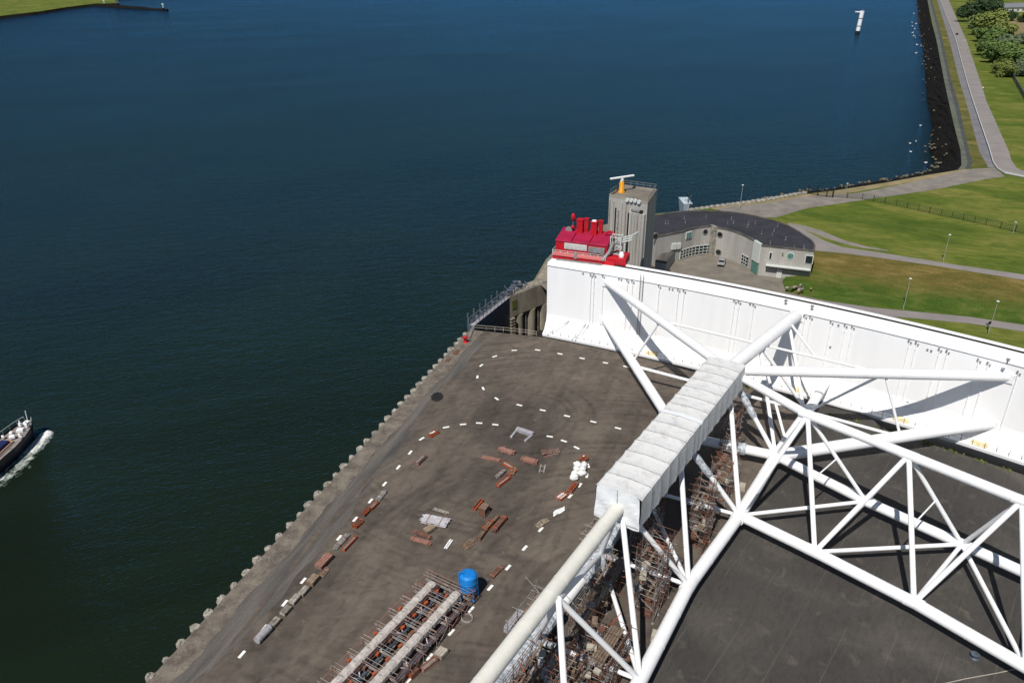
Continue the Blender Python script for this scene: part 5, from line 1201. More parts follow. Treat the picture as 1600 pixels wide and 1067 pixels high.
# row along the quay side
I('pipes', 'pipe_stack', (590, 784, 603, 768), .8, .5, GREY, 'grey pipe stack at the upper end of the crate row along the quay', 'pipe stack', LILAC)
I('stillage', 'steel_stillage', (578, 798, 590, 786), .8, .6, ORANGE, 'orange and grey stillage next below the grey pipes of the quay row', 'stillage', GREY)
I('stillage', 'steel_stillage', (567, 808, 577, 797), .8, .75, RUST, 'small rusty orange stillage in the upper part of the quay row', 'stillage', ORANGE)
I('stillage', 'steel_stillage', (553, 826, 565, 815), 1.1, .7, ORANGE, 'squarish bright orange stillage standing alone in the quay row', 'stillage', RUST)
I('pipes', 'pipe_stack', (522, 861, 545, 836), .8, .5, GREY, 'dark grey pipe stack left of an orange ended stillage in the quay row', 'pipe stack', RUST)
I('stillage', 'steel_stillage', (535, 863, 558, 839), .7, .55, ORANGE, 'orange ended long stillage beside the dark grey pipes of the quay row', 'stillage', GREY)
I('crate', 'long_crate', (496, 892, 518, 869), 1.3, .9, BROWN, 'longest brown timber crate of the quay row', 'crate', PINKB)
I('frames', 'frame_heap', (499, 903, 513, 888), .8, .25, TIMBER, 'flat timber frames lying beside the longest brown crate', 'frame heap', BROWN)
I('crate', 'short_crate', (483, 917, 496, 902), 1.2, .85, BROWN, 'short brown crate between the longest crate and the beige blocks', 'crate', TIMBER)
for i, (x, y) in enumerate(((475.5, 925.5), (461, 938.5), (447, 956), (430, 974.5))):
    I('crate', 'wrapped_pallet', (x - 6.5, y + 7.5, x + 6.5, y - 7), 1.0, .65, BEIGE, ['beige pallet block topmost of the four, touching the short brown crate', 'second beige pallet block from the short brown crate', 'beige pallet block just above the lowest of the four', 'lowest beige pallet block, next to the silver cylinder'][i], 'pallet', CAP, 'beige pallet blocks of the quay row')
c, L_, rz = frame_of((402, 1005, 422, 984)); t = thing('silver_cylinder', (c.x, c.y, 0), 'silver wrapped cylinder lying at the lower end of the quay row', 'cylinder')
u = V(math.cos(rz), math.sin(rz), 0); MB().tube(c - u * L_ / 2 + V(0, 0, .5), c + u * L_ / 2 + V(0, 0, .5), .5, 16).build('body', LILAC, t)
for s_ in (-.3, .3): MB().box(c + u * s_ * L_, (.2, 1.0, .25), rz).build('cradle', TIMBER, t); MB().tube(c + u * (s_ * L_ - .04) + V(0, 0, .5), c + u * (s_ * L_ + .04) + V(0, 0, .5), .52, 16).build('band', GREY, t)
I('boards', 'board_stack', (766, 905, 785, 886), .8, .35, RUST, 'low rusty board stack beside the dashes right of the blue tank', 'board stack', PINKB)
I('crate', 'low_crate', (683, 1030, 696, 1016), 1.3, .8, TIMBER, 'open timber crate beside the dashes below the scaffold platform', 'crate', BEIGE)
I('stillage', 'steel_stillage', (658, 1050, 683, 1030), .9, .6, PINKB, 'red ended stillage of grey tubes left of the open timber crate', 'stillage', GREY)
I('crate', 'square_crate', (637, 1060, 652, 1046), 1.3, .9, ORANGE, 'square orange box nearest the bottom edge of the picture', 'crate', RUST)
I('rails', 'strut_bundle', (672, 1008, 728, 954), .7, .25, RUST, 'long orange struts lying beside the right girder of the scaffold platform', 'struts', ORANGE)
p = at(730, 966); t = thing('hose_coil', (p.x, p.y, 0), 'grey hose coil on the asphalt near the blue tank foot', 'hose coil')
for r_, z in ((.75, .08), (.62, .09), (.7, .2)):
    MB().path([(p.x + r_ * math.cos(.35 * i), p.y + r_ * math.sin(.35 * i), z) for i in range(19)], .07, 6).build('coil', GREY, t)

# blue tank
tp = at(733, 931); t = tank = thing('blue_tank', (tp.x, tp.y, 0), 'bright blue cylindrical tank on legs at the end of the scaffold platform', 'tank')
MB().lathe((tp.x, tp.y, 1.35), [(.5, 0), (1.2, .25), (1.42, .5), (1.42, 3.0), (1.3, 3.2), (.8, 3.32), (.0, 3.35)], 24).build('vessel', BLUE, t)
for i in range(4):
    a = .6 + i * math.pi / 2; q = V(tp.x + 1.3 * math.cos(a), tp.y + 1.3 * math.sin(a), 0); mb = MB(); mb.tube(q, q + V(0, 0, 2.2), .12, 8); mb.box(q, (.4, .4, .06)); mb.build('leg', BLUE, t)
mb = MB()
for i in range(6): mb.box((tp.x - .9 + i * .36, tp.y, 4.62), (.08, 1.9 * math.sqrt(max(.05, 1 - ((-.9 + i * .36) / 1.35) ** 2)), .16), .3)
mb.build('lid_rib', BLUE, t)
for z in (1.9, 3.2, 4.2): MB().lathe((tp.x, tp.y, z), [(1.43, 0), (1.47, .02), (1.47, .1), (1.43, .12)], 24).build('band', BLUE, t)
mb = MB(); mb.tube((tp.x - 1.5, tp.y - .3, 1.6), (tp.x - 1.5, tp.y - .3, 5.1), .09, 8); mb.tube((tp.x - 1.5, tp.y - .3, 5.1), (tp.x - .7, tp.y - .1, 4.9), .09, 8); mb.build('vent_pipe', BLUE, t)
mb = MB()
for s_ in (-.22, .22): mb.tube((tp.x + 1.52, tp.y + s_, .1), (tp.x + 1.52, tp.y + s_, 4.9), .04, 5)
for i in range(13): mb.tube((tp.x + 1.52, tp.y - .22, .4 + i * .34), (tp.x + 1.52, tp.y + .22, .4 + i * .34), .03, 4)
mb.build('ladder', BLUE, t)
tank.scale = (.78, .78, .84)

# ================================================================== SCAFFOLDS
def scaffold(label, org, rz, nx, ny, bx, by, levels, lh=2.0, decks=(), stair=None, m=GREY, m2=RUST, dens=1.0, messy=0.06, clutter=0, name='scaffold', seed=1):
    rg = random.Random(seed); ux, uy = V(math.cos(rz), math.sin(rz), 0), V(-math.sin(rz), math.cos(rz), 0)
    def P(i, j, z): return V(org.x, org.y, 0) + ux * i * bx + uy * j * by + V(0, 0, z)
    t = thing(name, (org.x, org.y, 0), label, 'scaffold'); H_ = levels * lh + 1.0
    k_ = 0
    for i in range(nx + 1):
        for j in range(ny + 1):
            if k_ > 90: continue
            k_ += 1
            h = H_ + rg.uniform(-.6, .9); mb = MB(); mb.tube(P(i, j, 0), P(i, j, h), .045, 5); mb.box(P(i, j, 0), (.3, .3, .04), rz); mb.build('post', rg.choice([m, m, m2]), t)
    for l in range(1, levels + 1):
        z = l * lh; A = MB(); B = MB()
        for j in range(ny + 1):
            for zz in (z, z + .5, z + 1.0):
                if rg.random() > dens: continue
                e = messy * 6; A.tube(P(-rg.uniform(0, e), j, zz), P(nx + rg.uniform(0, e), j, zz), .036, 4)
        for i in range(nx + 1):
            for zz in (z, z + 1.0):
                if rg.random() > dens: continue
                e = messy * 6; A.tube(P(i, -rg.uniform(0, e), zz), P(i, ny + rg.uniform(0, e), zz), .036, 4)
        A.build('ledger', m2 if l % 2 else m, t)
        for i in range(nx):
            for j in (0, ny):
                if rg.random() < .85: MB().tube(P(i, j, z - lh), P(i + 1, j, z), .036, 4).build('brace', rg.choice([m, m2]), t)
        for j in range(ny):
            for i in (0, nx):
                if rg.random() < .6: MB().tube(P(i, j, z - lh), P(i, j + 1, z), .04, 4).build('brace', rg.choice([m, m2]), t)
    for (l, i0, i1, j0, j1) in decks:
        d = MB(); w_ = (j1 - j0) * by; k = max(2, int(w_ / .3))
        for s_ in range(k):
            if rg.random() < .58: continue
            c = P((i0 + i1) / 2, j0 + (s_ + .5) / k * (j1 - j0), l * lh + .06); d.box(c, ((i1 - i0) * bx * rg.uniform(.93, 1.04), .26, .05), rz)
        if d.v: d.build('deck', DKTIM, t)
    for (i, j, l0, l1, m_) in (stair or []):
        for l in range(l0, l1):
            mb = MB(); a = P(i, j, l * lh); b = P(i + (1.7 / bx if True else 1), j, (l + 1) * lh)
            if l % 2: a, b = P(i + 1.7 / bx, j, l * lh), P(i, j, (l + 1) * lh)
            for s_ in (-.38, .38): mb.tube(a + uy * s_, b + uy * s_, .07, 5)
            for q in range(9): c = a.lerp(b, (q + .5) / 9); mb.box(c, (.24, .76, .05), rz)
            mb.build('stair_flight', m_, t)
    if clutter:
        for q in range(clutter):
            l = rg.randint(0, levels); c = P(rg.uniform(0, nx), rg.uniform(0, ny), l * lh + .1)
            if q % 3 == 0: MB().box(c, (rg.uniform(.5, 1.2), rg.uniform(.4, .8), rg.uniform(.3, .7)), rg.uniform(0, 3), .03).build('tool_box', rg.choice([RUST, DKTIM, BEIGE, GREY]), t)
            else:
                a = c; b = c + V(rg.uniform(-2, 2), rg.uniform(-2, 2), rg.uniform(.2, 1.6)); MB().tube(a, b, .045, 5).build('loose_tube', rg.choice([GREY, RUST, ORANGE]), t)
    return t
G0 = at(1155, 805, ZL)
def AP(al_, pe): return V(G0.x, G0.y, 0) + ad * al_ + an * pe
rza = math.atan2(ad.y, ad.x)
# org = corner; x runs along the arm, y runs to its left
def sc(label, al_, pe, **k): return scaffold(label, AP(al_, pe), rza, **k)
sc('tall rusty scaffold tower at the gate end of the tent under its far edge', 12.5, -5.2, nx=2, ny=1, bx=1.6, by=2.0, levels=5, decks=((5, 0, 2, 0, 1), (3, 0, 1, 0, 1)), clutter=12, seed=3)
sc('scaffold tower around the wide wrapped brace below the tent', 4.0, -3.2, nx=3, ny=1, bx=1.6, by=2.6, levels=3, decks=((2, 0, 2, 0, 1), (3, 1, 3, 0, 1)), clutter=20, seed=4)
sc('slender dark scaffold tower under the middle of the tent', -7.5, -2.6, nx=2, ny=1, bx=1.5, by=2.2, levels=5, decks=((4, 0, 2, 0, 1), (2, 0, 1, 0, 1)), clutter=14, seed=5)
sc('scaffold tower with plank decks below the front flap of the tent', -22.5, -3.6, nx=3, ny=1, bx=1.7, by=2.8, levels=5, decks=((5, 0, 1, 0, 1), (4, 1, 3, 0, 1), (2, 0, 2, 0, 1)), clutter=18, seed=6)
sc('long scaffold with yellow stairs along the wrapped bottom tube', -30.0, -9.2, nx=6, ny=1, bx=2.0, by=2.2, levels=2, decks=((1, 0, 3, 0, 1), (2, 3, 6, 0, 1)), stair=[(3.2, .5, 0, 2, PALE), (4.6, .5, 0, 2, TIMBER)], clutter=26, seed=7)
sc('cluttered scaffold between the top tube and the bottom chord at the picture edge', -40.5, -3.4, nx=5, ny=2, bx=2.0, by=2.3, levels=3, decks=((3, 2, 5, 0, 1), (2, 0, 3, 1, 2), (1, 2, 5, 1, 2)), clutter=34, seed=8)
sc('scaffold with a light timber stair left of the tent front', -17.5, -14.2, nx=4, ny=1, bx=1.8, by=1.9, levels=2, decks=((2, 0, 4, 0, 1),), stair=[(.6, .5, 0, 2, PALE), (2.3, .5, 0, 2, PALE)], clutter=14, seed=9)
sc('scaffold on the left side of the cream tube holding a grey skip', -35.5, -14.6, nx=3, ny=1, bx=2.2, by=2.0, levels=2, decks=((1, 0, 2, 0, 1), (2, 1, 3, 0, 1)), clutter=12, seed=10, m2=PINKB)
sc('tangled scaffold round the wrapped tube at the bottom edge of the picture', -46.0, -9.4, nx=5, ny=1, bx=2.0, by=2.4, levels=3, decks=((2, 0, 3, 0, 1), (3, 2, 5, 0, 1)), clutter=30, seed=12)
sc('small scaffold beside the shaded tube below the tent middle', -13.5, -8.4, nx=3, ny=1, bx=1.8, by=2.4, levels=3, decks=((2, 0, 2, 0, 1),), clutter=16, seed=13)
q = at(806, 975, 2.2); t = thing('grey_skip', (q.x, q.y, 0), 'grey metal trough on the scaffold left of the cream tube', 'skip')
mb = MB(); mb.box((q.x, q.y, 2.1), (3.4, 1.3, .9), rza, .05); mb.build('trough', LILAC, t); mb = MB(); mb.box((q.x, q.y, 0), (2.6, .9, 2.1), rza); mb.build('stand', GREY, t)
q = at(941, 991); t = thing('light_blue_drum', (q.x, q.y, 0), 'light blue toolbox on the asphalt under the diagonal tube', 'toolbox')
MB().box((q.x, q.y, 0), (1.4, 1.0, .8), rza, .05).build('body', mat('light_blue_paint', (.09, .38, .60), .5, .1, 2), t); MB().box((q.x, q.y, .8), (1.3, .9, .12), rza).build('lid', BEIGE, t)
for (al_, pe, lab) in ((-9, -1.6, 'beige crate at the foot of the slender dark scaffold'), (-24.5, -2.4, 'beige crate at the foot of the plank decked scaffold'), (9.5, -2.2, 'pale timber crate beside the wide wrapped brace')):
    p = AP(al_, pe); t = thing('timber_crate', (p.x, p.y, 0), lab, 'crate'); MB().box((p.x, p.y, .1), (1.2, .9, .8), rza + .2, .02).build('body', BEIGE, t); MB().box((p.x, p.y, 0), (1.3, 1.0, .1), rza + .2).build('pallet', TIMBER, t)

# scaffold platform with two wrapped girders on the yard
g0 = at(534, 1060, 2.2); gu_ = V(.532, .8467, 0); gw_ = V(gu_.y, -gu_.x, 0); rzg = math.atan2(gu_.y, gu_.x)
g00 = g0 - gu_ * 5 - gw_ * 1.7; g00.z = 0
# (scaffold local y axis points to the left of gu_, so start from the right hand side)
pf = scaffold('long yard scaffold platform carrying two wrapped girders beside the blue tank', g00 + gw_ * 6.9, rzg, 9, 3, 2.6, 2.3, 1, lh=1.5, decks=(), m=GREY, m2=PINKB, messy=.05, clutter=0, name='scaffold_platform', seed=31)
rg = random.Random(8)
for off, lab in ((0, 'left pale wrapped girder on the yard scaffold platform'), (3.7, 'right pale wrapped girder on the yard scaffold platform')):
    t = thing('wrapped_girder', tuple(g0 + gw_ * off), lab, 'girder')
    a = g0 + gw_ * off - gu_ * 6; b = g0 + gw_ * off + gu_ * (16.9 if off == 0 else 17.1)
    mb = MB(); d = (b - a).normalized(); n = 60; m_ = 12; x = gw_; y = V(0, 0, 1)
    for i in range(n + 1):
        for j in range(m_):
            r_ = .60 * (1.03 if i % 5 else .95) * (1 + rg.uniform(-.035, .035)); ang = 6.2832 * j / m_
            mb.v.append(tuple(a.lerp(b, i / n) + r_ * (max(-.93, min(.93, math.cos(ang) * 1.1)) * x + max(-.9, min(.9, math.sin(ang) * 1.05)) * y)))
    for i in range(n):
        for j in range(m_): jj = (j + 1) % m_; mb.f.append((i * m_ + j, i * m_ + jj, i * m_ + m_ + jj, i * m_ + m_ + j)); mb.sm.append(False)
    mb.face([mb.v[j] for j in range(m_)]); mb.face([mb.v[n * m_ + j] for j in range(m_)][::-1])
    mb.build('tube', mat('dusty_wrap', (.56, .515, .475), .8, c2=(.36, .325, .30), scale=1.1, bump=.5, bscale=2.5), t)
    for i in range(10): p_ = a.lerp(b, (i + .6) / 10); MB().tube(p_ - d * .06, p_ + d * .06, .635, 12).build('strap', GREY, t)
    lw = MB(); lw.tube(a + gw_ * 1.1 + V(0, 0, -1.0), b + gw_ * 1.1 + V(0, 0, -1.0), .22, 8); lw.build('lower_chord', DSTEEL, t)
    for i in range(12): 
        p_ = a.lerp(b, (i + .5) / 12); s_ = 1 if i % 2 else -1
        MB().tube(p_ + V(0, 0, -.3), p_ + gu_ * s_ * .9 + gw_ * 1.1 + V(0, 0, -1.0), .10, 6).build('diagonal', LILAC, t)
    for i in range(5): MB().box(a.lerp(b, (i + .5) / 5) * 1 - V(0, 0, a.z), (.5, 1.0, a.z - .5), rzg).build('trestle', RUST, t)
for k in range(9):
    for off in (1.0, 2.5, -1.3):
        if off < 0 and k % 2: continue
        p = g0 + gu_ * (-2 + k * 2.3) + gw_ * off; MB().box((p.x, p.y, 1.75 if off > 0 else 1.6), (.48, .34, .34), rzg + rg.uniform(-.3, .3), .03).build('jack_head', rg.choice([ORANGE, ORANGE, RUST]), pf)
for k in range(10):
    p = g0 + gu_ * (-4 + k * 2.4); a = p - gw_ * 1.9; b = p + gw_ * 5.3
    mb = MB()
    for z in (1.5, 1.75): mb.tube(V(a.x, a.y, z), V(b.x, b.y, z), .05, 4)
    for o in (-.25, .25): mb.tube(V(a.x, a.y, 2.6) + gu_ * o, V(b.x, b.y, 2.6) + gu_ * o, .035, 4)
    mb.build('cross_rail', GREY, pf)
mb = MB(); 
for i in range(12):
    p = g0 + gu_ * rg.uniform(10, 18) + gw_ * rg.uniform(.8, 3.2); mb.box((p.x, p.y, .05 + rg.uniform(0, .3)), (1.6, .4, .25), rzg + rg.uniform(-.4, .4))
mb.build('stored_planks', BROWN, pf)

# ================================================================== SHIP, BUOYS, GULLS, MOORED BOAT
sh_o = V(-87.98, 120.05, 0); hd = V(.1186, .9929, 0).normalized(); hr = V(hd.y, -hd.x, 0)
ship = thing('motor_ship', (sh_o.x, sh_o.y, WZ), 'black hulled motor ship with a blue hatch cutting through its own bow wave', 'ship')
def SP(s, w, z): return sh_o - hd * s + hr * w + V(0, 0, z)
st_ = [(0, .06, .02, -.75), (.7, .75, .3, -.85), (1.6, 1.3, .75, -1.0), (3, 1.85, 1.2, -1.2), (5, 2.3, 1.7, -1.4), (8, 2.6, 2.2, -1.55), (14, 2.7, 2.4, -1.6), (22, 2.7, 2.4, -1.6), (28, 2.3, 1.8, -1.5), (30, 1.6, 1.0, -1.4)]
mb = MB()
for (s0, w0, k0, z0), (s1, w1, k1, z1) in zip(st_, st_[1:]):
    for g in (-1, 1):
        q = [SP(s0 + .8 * (s0 < 1), g * k0, WZ - .6), SP(s1 + .5 * (s1 < 1), g * k1, WZ - .6), SP(s1, g * w1, z1), SP(s0, g * w0, z0)]
        mb.face(q if g > 0 else q[::-1])
mb.face([SP(30, -1.6, -1.4), SP(30, 1.6, -1.4), SP(30, 1.0, WZ - .6), SP(30, -1.0, WZ - .6)]); mb.build('hull', NAVY, ship)
mb = MB()
for (s0, w0, k0, z0), (s1, w1, k1, z1) in zip(st_, st_[1:]): mb.face([SP(s0 + .1, -w0 * .95, z0 - .35), SP(s1, -w1 * .95, z1 - .35), SP(s1, w1 * .95, z1 - .35), SP(s0 + .1, w0 * .95, z0 - .35)][::-1])
mb.build('deck', DECK, ship)
for g in (-1, 1):
    mb = MB(); P_ = [SP(s, g * w_, z + .02) for s, w_, k, z in st_]
    mb.path(P_, .09, 6); mb.build('bulwark_rail', NAVY, ship)
    mb = MB(); P_ = [SP(s, g * w_ * .97, z + .75) for s, w_, k, z in st_[1:]]
    mb.path(P_, .035, 5)
    for p_ in resample(P_, 22): mb.tube(p_ - V(0, 0, .8), p_, .03, 4)
    mb.build('handrail', FRAMEW, ship)
mb = MB(); mb.hexa([SP(15, -1.3, -1.9), SP(15, 1.25, -1.9), SP(6.6, .9, -1.8), SP(6.6, -.9, -1.8), SP(15, -1.1, -1.0), SP(15, 1.05, -1.0), SP(6.9, .7, -1.0), SP(6.9, -.7, -1.0)]); mb.build('hatch_cover', DBLUE, ship)
mb = MB(); mb.path([SP(6.4, -1.0, -1.5), SP(6.4, 1.0, -1.5), SP(15, 1.45, -1.6)], .14, 6); mb.build('coaming', mat('tan_coaming', (.42, .25, .15), .7, .1, 2), ship)
for i, (s, w_, sx, sy, h) in enumerate([(1.3, 0, 1.0, .9, .55), (2.1, -.6, .5, .4, .8), (2.2, .7, .5, .4, .8), (3.3, .2, .9, 1.1, .6), (4.3, -.9, .7, .5, .5), (4.6, .9, .5, .4, .45), (5.4, .1, .8, .9, .5), (5.2, 1.6, .5, .4, .4), (5.6, -1.5, .6, .4, .5)]):
    b = MB(); b.box(SP(s, w_, -1.55 if s > 3 else -1.3), (sx, sy, h), math.atan2(hd.y, hd.x) + .1 * i, .06)
    if i in (1, 2): b.tube(SP(s, w_, -1.3), SP(s, w_, -.1), .12, 8)
    b.build(('windlass', 'bollard', 'bollard', 'winch', 'vent', 'vent', 'locker', 'fender', 'fender')[i], WHITE, ship)
MB().tube(SP(.9, 0, -.9), SP(.7, 0, 1.2), .06, 6).build('jackstaff', WHITE, ship)
mb = MB(); mb.box(SP(24.5, 0, -1.8), (5.5, 3.8, 2.6), math.atan2(hd.y, hd.x), .1); mb.build('wheelhouse', WHITE, ship)
mb = MB(); mb.box(SP(24.5, 0, -.1), (5.6, 3.9, .7), math.atan2(hd.y, hd.x)); mb.build('wheelhouse_window', GLASS, ship)
# foam of the bow wave: a churned sheet lying on the water
mb = MB(); rg = random.Random(4)
ol = [(-.6, 2.6, 3.0), (0, 2.2, 4.0), (1, 2.0, 4.5), (2, 2.0, 4.9), (5, 2.2, 5.8), (8, 2.6, 6.2), (11, 2.8, 6.7), (14, 2.9, 6.6), (18, 3.0, 6.8), (24, 3, 7.0), (34, 2.5, 6.4)]
def band(s):
    for (s0, a0, b0), (s1, a1, b1) in zip(ol, ol[1:]):
        if s0 <= s <= s1: f = (s - s0) / (s1 - s0); return a0 + (a1 - a0) * f, b0 + (b1 - b0) * f
    return None
def foam_mat():
    m = bpy.data.materials.new('bow_wave_foam'); m.use_nodes = True; n, L, b = nodes_of(m)
    g = n.new('ShaderNodeNewGeometry').outputs['Position']; at_ = n.new('ShaderNodeAttribute'); at_.attribute_name = 'cover'
    h = math.atan2(hd.y, hd.x)
    n1 = noise(n, L, g, 1.5, 9, h, (.55, 1, 1), 1.2); n2 = noise(n, L, g, .45, 5, h, (.6, 1, 1), 1.0, (4, 4, 0))
    q = n.new('ShaderNodeMath'); q.operation = 'MULTIPLY_ADD'; L.new(n2, q.inputs[0]); q.inputs[1].default_value = .7; L.new(n1, q.inputs[2])
    q2 = n.new('ShaderNodeMath'); q2.operation = 'ADD'; L.new(q.outputs[0], q2.inputs[0]); L.new(at_.outputs['Fac'], q2.inputs[1])
    mr = n.new('ShaderNodeMapRange'); mr.inputs[1].default_value = 1.22; mr.inputs[2].default_value = 1.72; L.new(q2.outputs[0], mr.inputs[0])
    c = ramp(n, L, q2.outputs[0], [(0.0, (.30, .40, .34)), (1.0, (.86, .87, .85))]); c = mixc(n, L, (.22, .32, .26), (.85, .86, .83), mr.outputs[0], 'MIX')
    L.new(c, b.inputs['Base Color']); b.inputs['Roughness'].default_value = .8; L.new(mr.outputs[0], b.inputs['Alpha'])
    bp = n.new('ShaderNodeBump'); bp.inputs['Distance'].default_value = .4; L.new(n1, bp.inputs['Height']); L.new(bp.outputs[0], b.inputs['Normal'])
    return m
cov = []
ol = [(-.9, 2.3, 3.4), (-.3, 1.5, 4.1), (.6, 1.1, 4.6), (2, 1.3, 5.1), (5, 1.6, 6.0), (8, 1.9, 6.5), (11, 2.1, 6.8), (14, 2.2, 6.4), (18, 2.2, 6.0), (24, 2.2, 5.6), (34, 2.2, 5.0)]
NS, NU = 130, 26
for g_ in (1, -1):
    k0 = len(mb.v)
    for i in range(NS + 1):
        s_ = -.9 + 30 * i / NS; a_, b_ = band(s_)
        for j in range(NU + 1):
            u = j / NU; w_ = a_ + (b_ - a_) * u
            edge = min(1, (1 - u) * 2.4) * min(1, (s_ + .9) / .9) * min(1, u * 9 + .35)
            cr_ = math.exp(-((u - .45) / .3) ** 2)
            zz = WZ + .03 + max(0, (.55 * math.exp(-max(0, s_) / 4) + .12) * cr_ * edge + rg.uniform(-.04, .05))
            mb.v.append(tuple(SP(s_, g_ * w_, zz))); cov.append(.66 * edge + .26 * math.exp(-max(0, s_ - .5) / 5) * edge - .10 * min(1, max(0, s_) / 20))
    for i in range(NS):
        for j in range(NU):
            p_ = k0 + i * (NU + 1) + j; f_ = (p_, p_ + 1, p_ + NU + 2, p_ + NU + 1); mb.f.append(f_ if g_ < 0 else f_[::-1]); mb.sm.append(True)
fo = mb.build('bow_wave_foam', foam_mat()); fo['kind'] = 'stuff'
ca_ = fo.data.attributes.new('cover', 'FLOAT', 'POINT'); ca_.data.foreach_set('value', cov)
# leaning white marker pile
bp_ = at(1339.5, 53, WZ); bk = thing('marker_pile', (bp_.x, bp_.y, WZ), 'leaning white banded marker pile with a side arm standing in the river', 'marker')
up = (at(1344, 15, 20) - bp_); 
tpx = V(.05, 0, 1).normalized()
def MP(z): return bp_ + tpx * z
sc_ = (at(1345, 53, WZ) - at(1335, 53, WZ)).length / 10       # metres per picture pixel at that distance
MB().tube(MP(-3), MP(4.2 * sc_), 3.6 * sc_, 16).build('base', BLACK, bk)
for z0, z1 in ((4.2, 10.5), (12, 22), (23.5, 34)): MB().tube(MP(z0 * sc_), MP(z1 * sc_), 3.3 * sc_, 16, r2=3.1 * sc_).build('white_section', WHITE, bk)
for z0, z1 in ((10.5, 12), (22, 23.5)): MB().tube(MP(z0 * sc_), MP(z1 * sc_), 2.9 * sc_, 16).build('joint_band', mat('joint_rust', (.22, .16, .12), .8, .2, 1), bk)
MB().tube(MP(32 * sc_), MP(32 * sc_) + V(-11 * sc_, 0, .6 * sc_), 1.0 * sc_, 8).build('side_arm', WHITE, bk)
MB().tube(MP(34 * sc_), MP(38 * sc_), .5 * sc_, 8).build('top_light', DSTEEL, bk)
# moored boat behind the building
mo = at(1075.5, 327.5, WZ + 3.4); mo = V(mo.x, mo.y, WZ); boat = thing('moored_boat', (mo.x, mo.y, WZ), 'pale grey boat bow with a dark mast moored behind the curved roof', 'boat')
k = 1.0; yb = mo.y
mb = MB(); F_ = [(-.0, 0, .3), (1.0, 2.2, .3), (1.0, 9, .3), (-1.0, 9, .3), (-1.0, 2.2, .3)]; T_ = [(0, -1.0, 5.6), (1.45, .8, 5.0), (1.5, 9, 4.8), (-1.5, 9, 4.8), (-1.45, .8, 5.0)]
Fp = [mo + V(x * .8, y, z) for x, y, z in F_]; Tp = [mo + V(x, y, z) for x, y, z in T_]
for i in range(5): j = (i + 1) % 5; mb.face([Fp[i], Fp[j], Tp[j], Tp[i]])
mb.face(Tp); mb.build('hull', BOATG, boat)
MB().tube(Fp[0] - V(0, .04, 0), Tp[0] - V(0, .04, 0), .07, 5).build('stem', GALV, boat)
mb = MB(); mb.tube(mo + V(0, 1.5, 4.8), mo + V(0, 1.5, 8.3), .12, 6); mb.tube(mo + V(-.6, 1.5, 7.2), mo + V(1.0, 1.5, 7.2), .08, 5); mb.tube(mo + V(.7, 1.5, 4.8), mo + V(.9, 1.5, 7.8), .06, 5); mb.build('mast', DSTEEL, boat)
MB().box(mo + V(.3, 3.5, 4.7), (1.2, 2.2, 1.1), 0, .1).build('cabin', BOATG, boat); MB().box(mo + V(-.3, 1.5, 7.5), (.6, .3, .5)).build('lantern_box', BLACK, boat)
# gulls
gu0 = thing('gull', (0, 0, 0), 'white gull resting on the water off the dark stone revetment', 'gull', 'gulls on the water off the revetment')
MB().blob((0, 0, .22), .75, .42, .34, .03, 10, 7).build('body', BAG, gu0); MB().blob((.72, 0, .62), .24, .22, .24, .02, 8, 6).build('head', BAG, gu0)
MB().tube((.92, 0, .6), (1.16, 0, .56), .06, 6, r2=.01).build('beak', YELLOW, gu0); mb = MB(); mb.hexa([(-.4, -.44, .3), (-1.1, -.1, .36), (-1.1, .1, .36), (-.4, .44, .3), (-.3, -.3, .56), (-1.05, -.06, .42), (-1.05, .06, .42), (-.3, .3, .56)]); mb.build('wing', GREY, gu0)
n_ = 0
for x, y in [(1428, 22), (1425, 36), (1431, 38), (1426, 42), (1429, 46), (1425.5, 52), (1428, 57), (1430, 60), (1433, 71), (1439, 73), (1431, 84), (1438, 197), (1431, 222), (1422, 225), (1423, 238), (1446, 255)]:
    o = place(gu0, n_, tuple(at(x, y, WZ + .02)), rng.uniform(0, 6.28)); n_ += 1; s_ = .75 if y > 150 else 1.2; o.scale = (s_, s_, s_)
# small white and dark markers on the groyne
for x, y, lab, m_ in ((164, 10, 'white marker board at the landward end of the stone groyne', FRAMEW), (183, 11, 'dark beacon post on the middle of the stone groyne', DSTEEL), (256, 17, 'white light post at the tip of the stone groyne', FRAMEW)):
    p = at(x, y, WZ); t = thing('groyne_marker', (p.x, p.y, WZ), lab, 'beacon'); mb = MB(); mb.lathe(p, [(1.6, 0), (1.4, 3.6), (.5, 4)], 8); mb.build('base', STONE, t); MB().tube(p + V(0, 0, 3.5), p + V(0, 0, 8), .9, 8, r2=.6).build('post', m_, t); MB().box(p + V(0, 0, 7.6), (2.6, 1.2, 2.0)).build('board', m_, t)

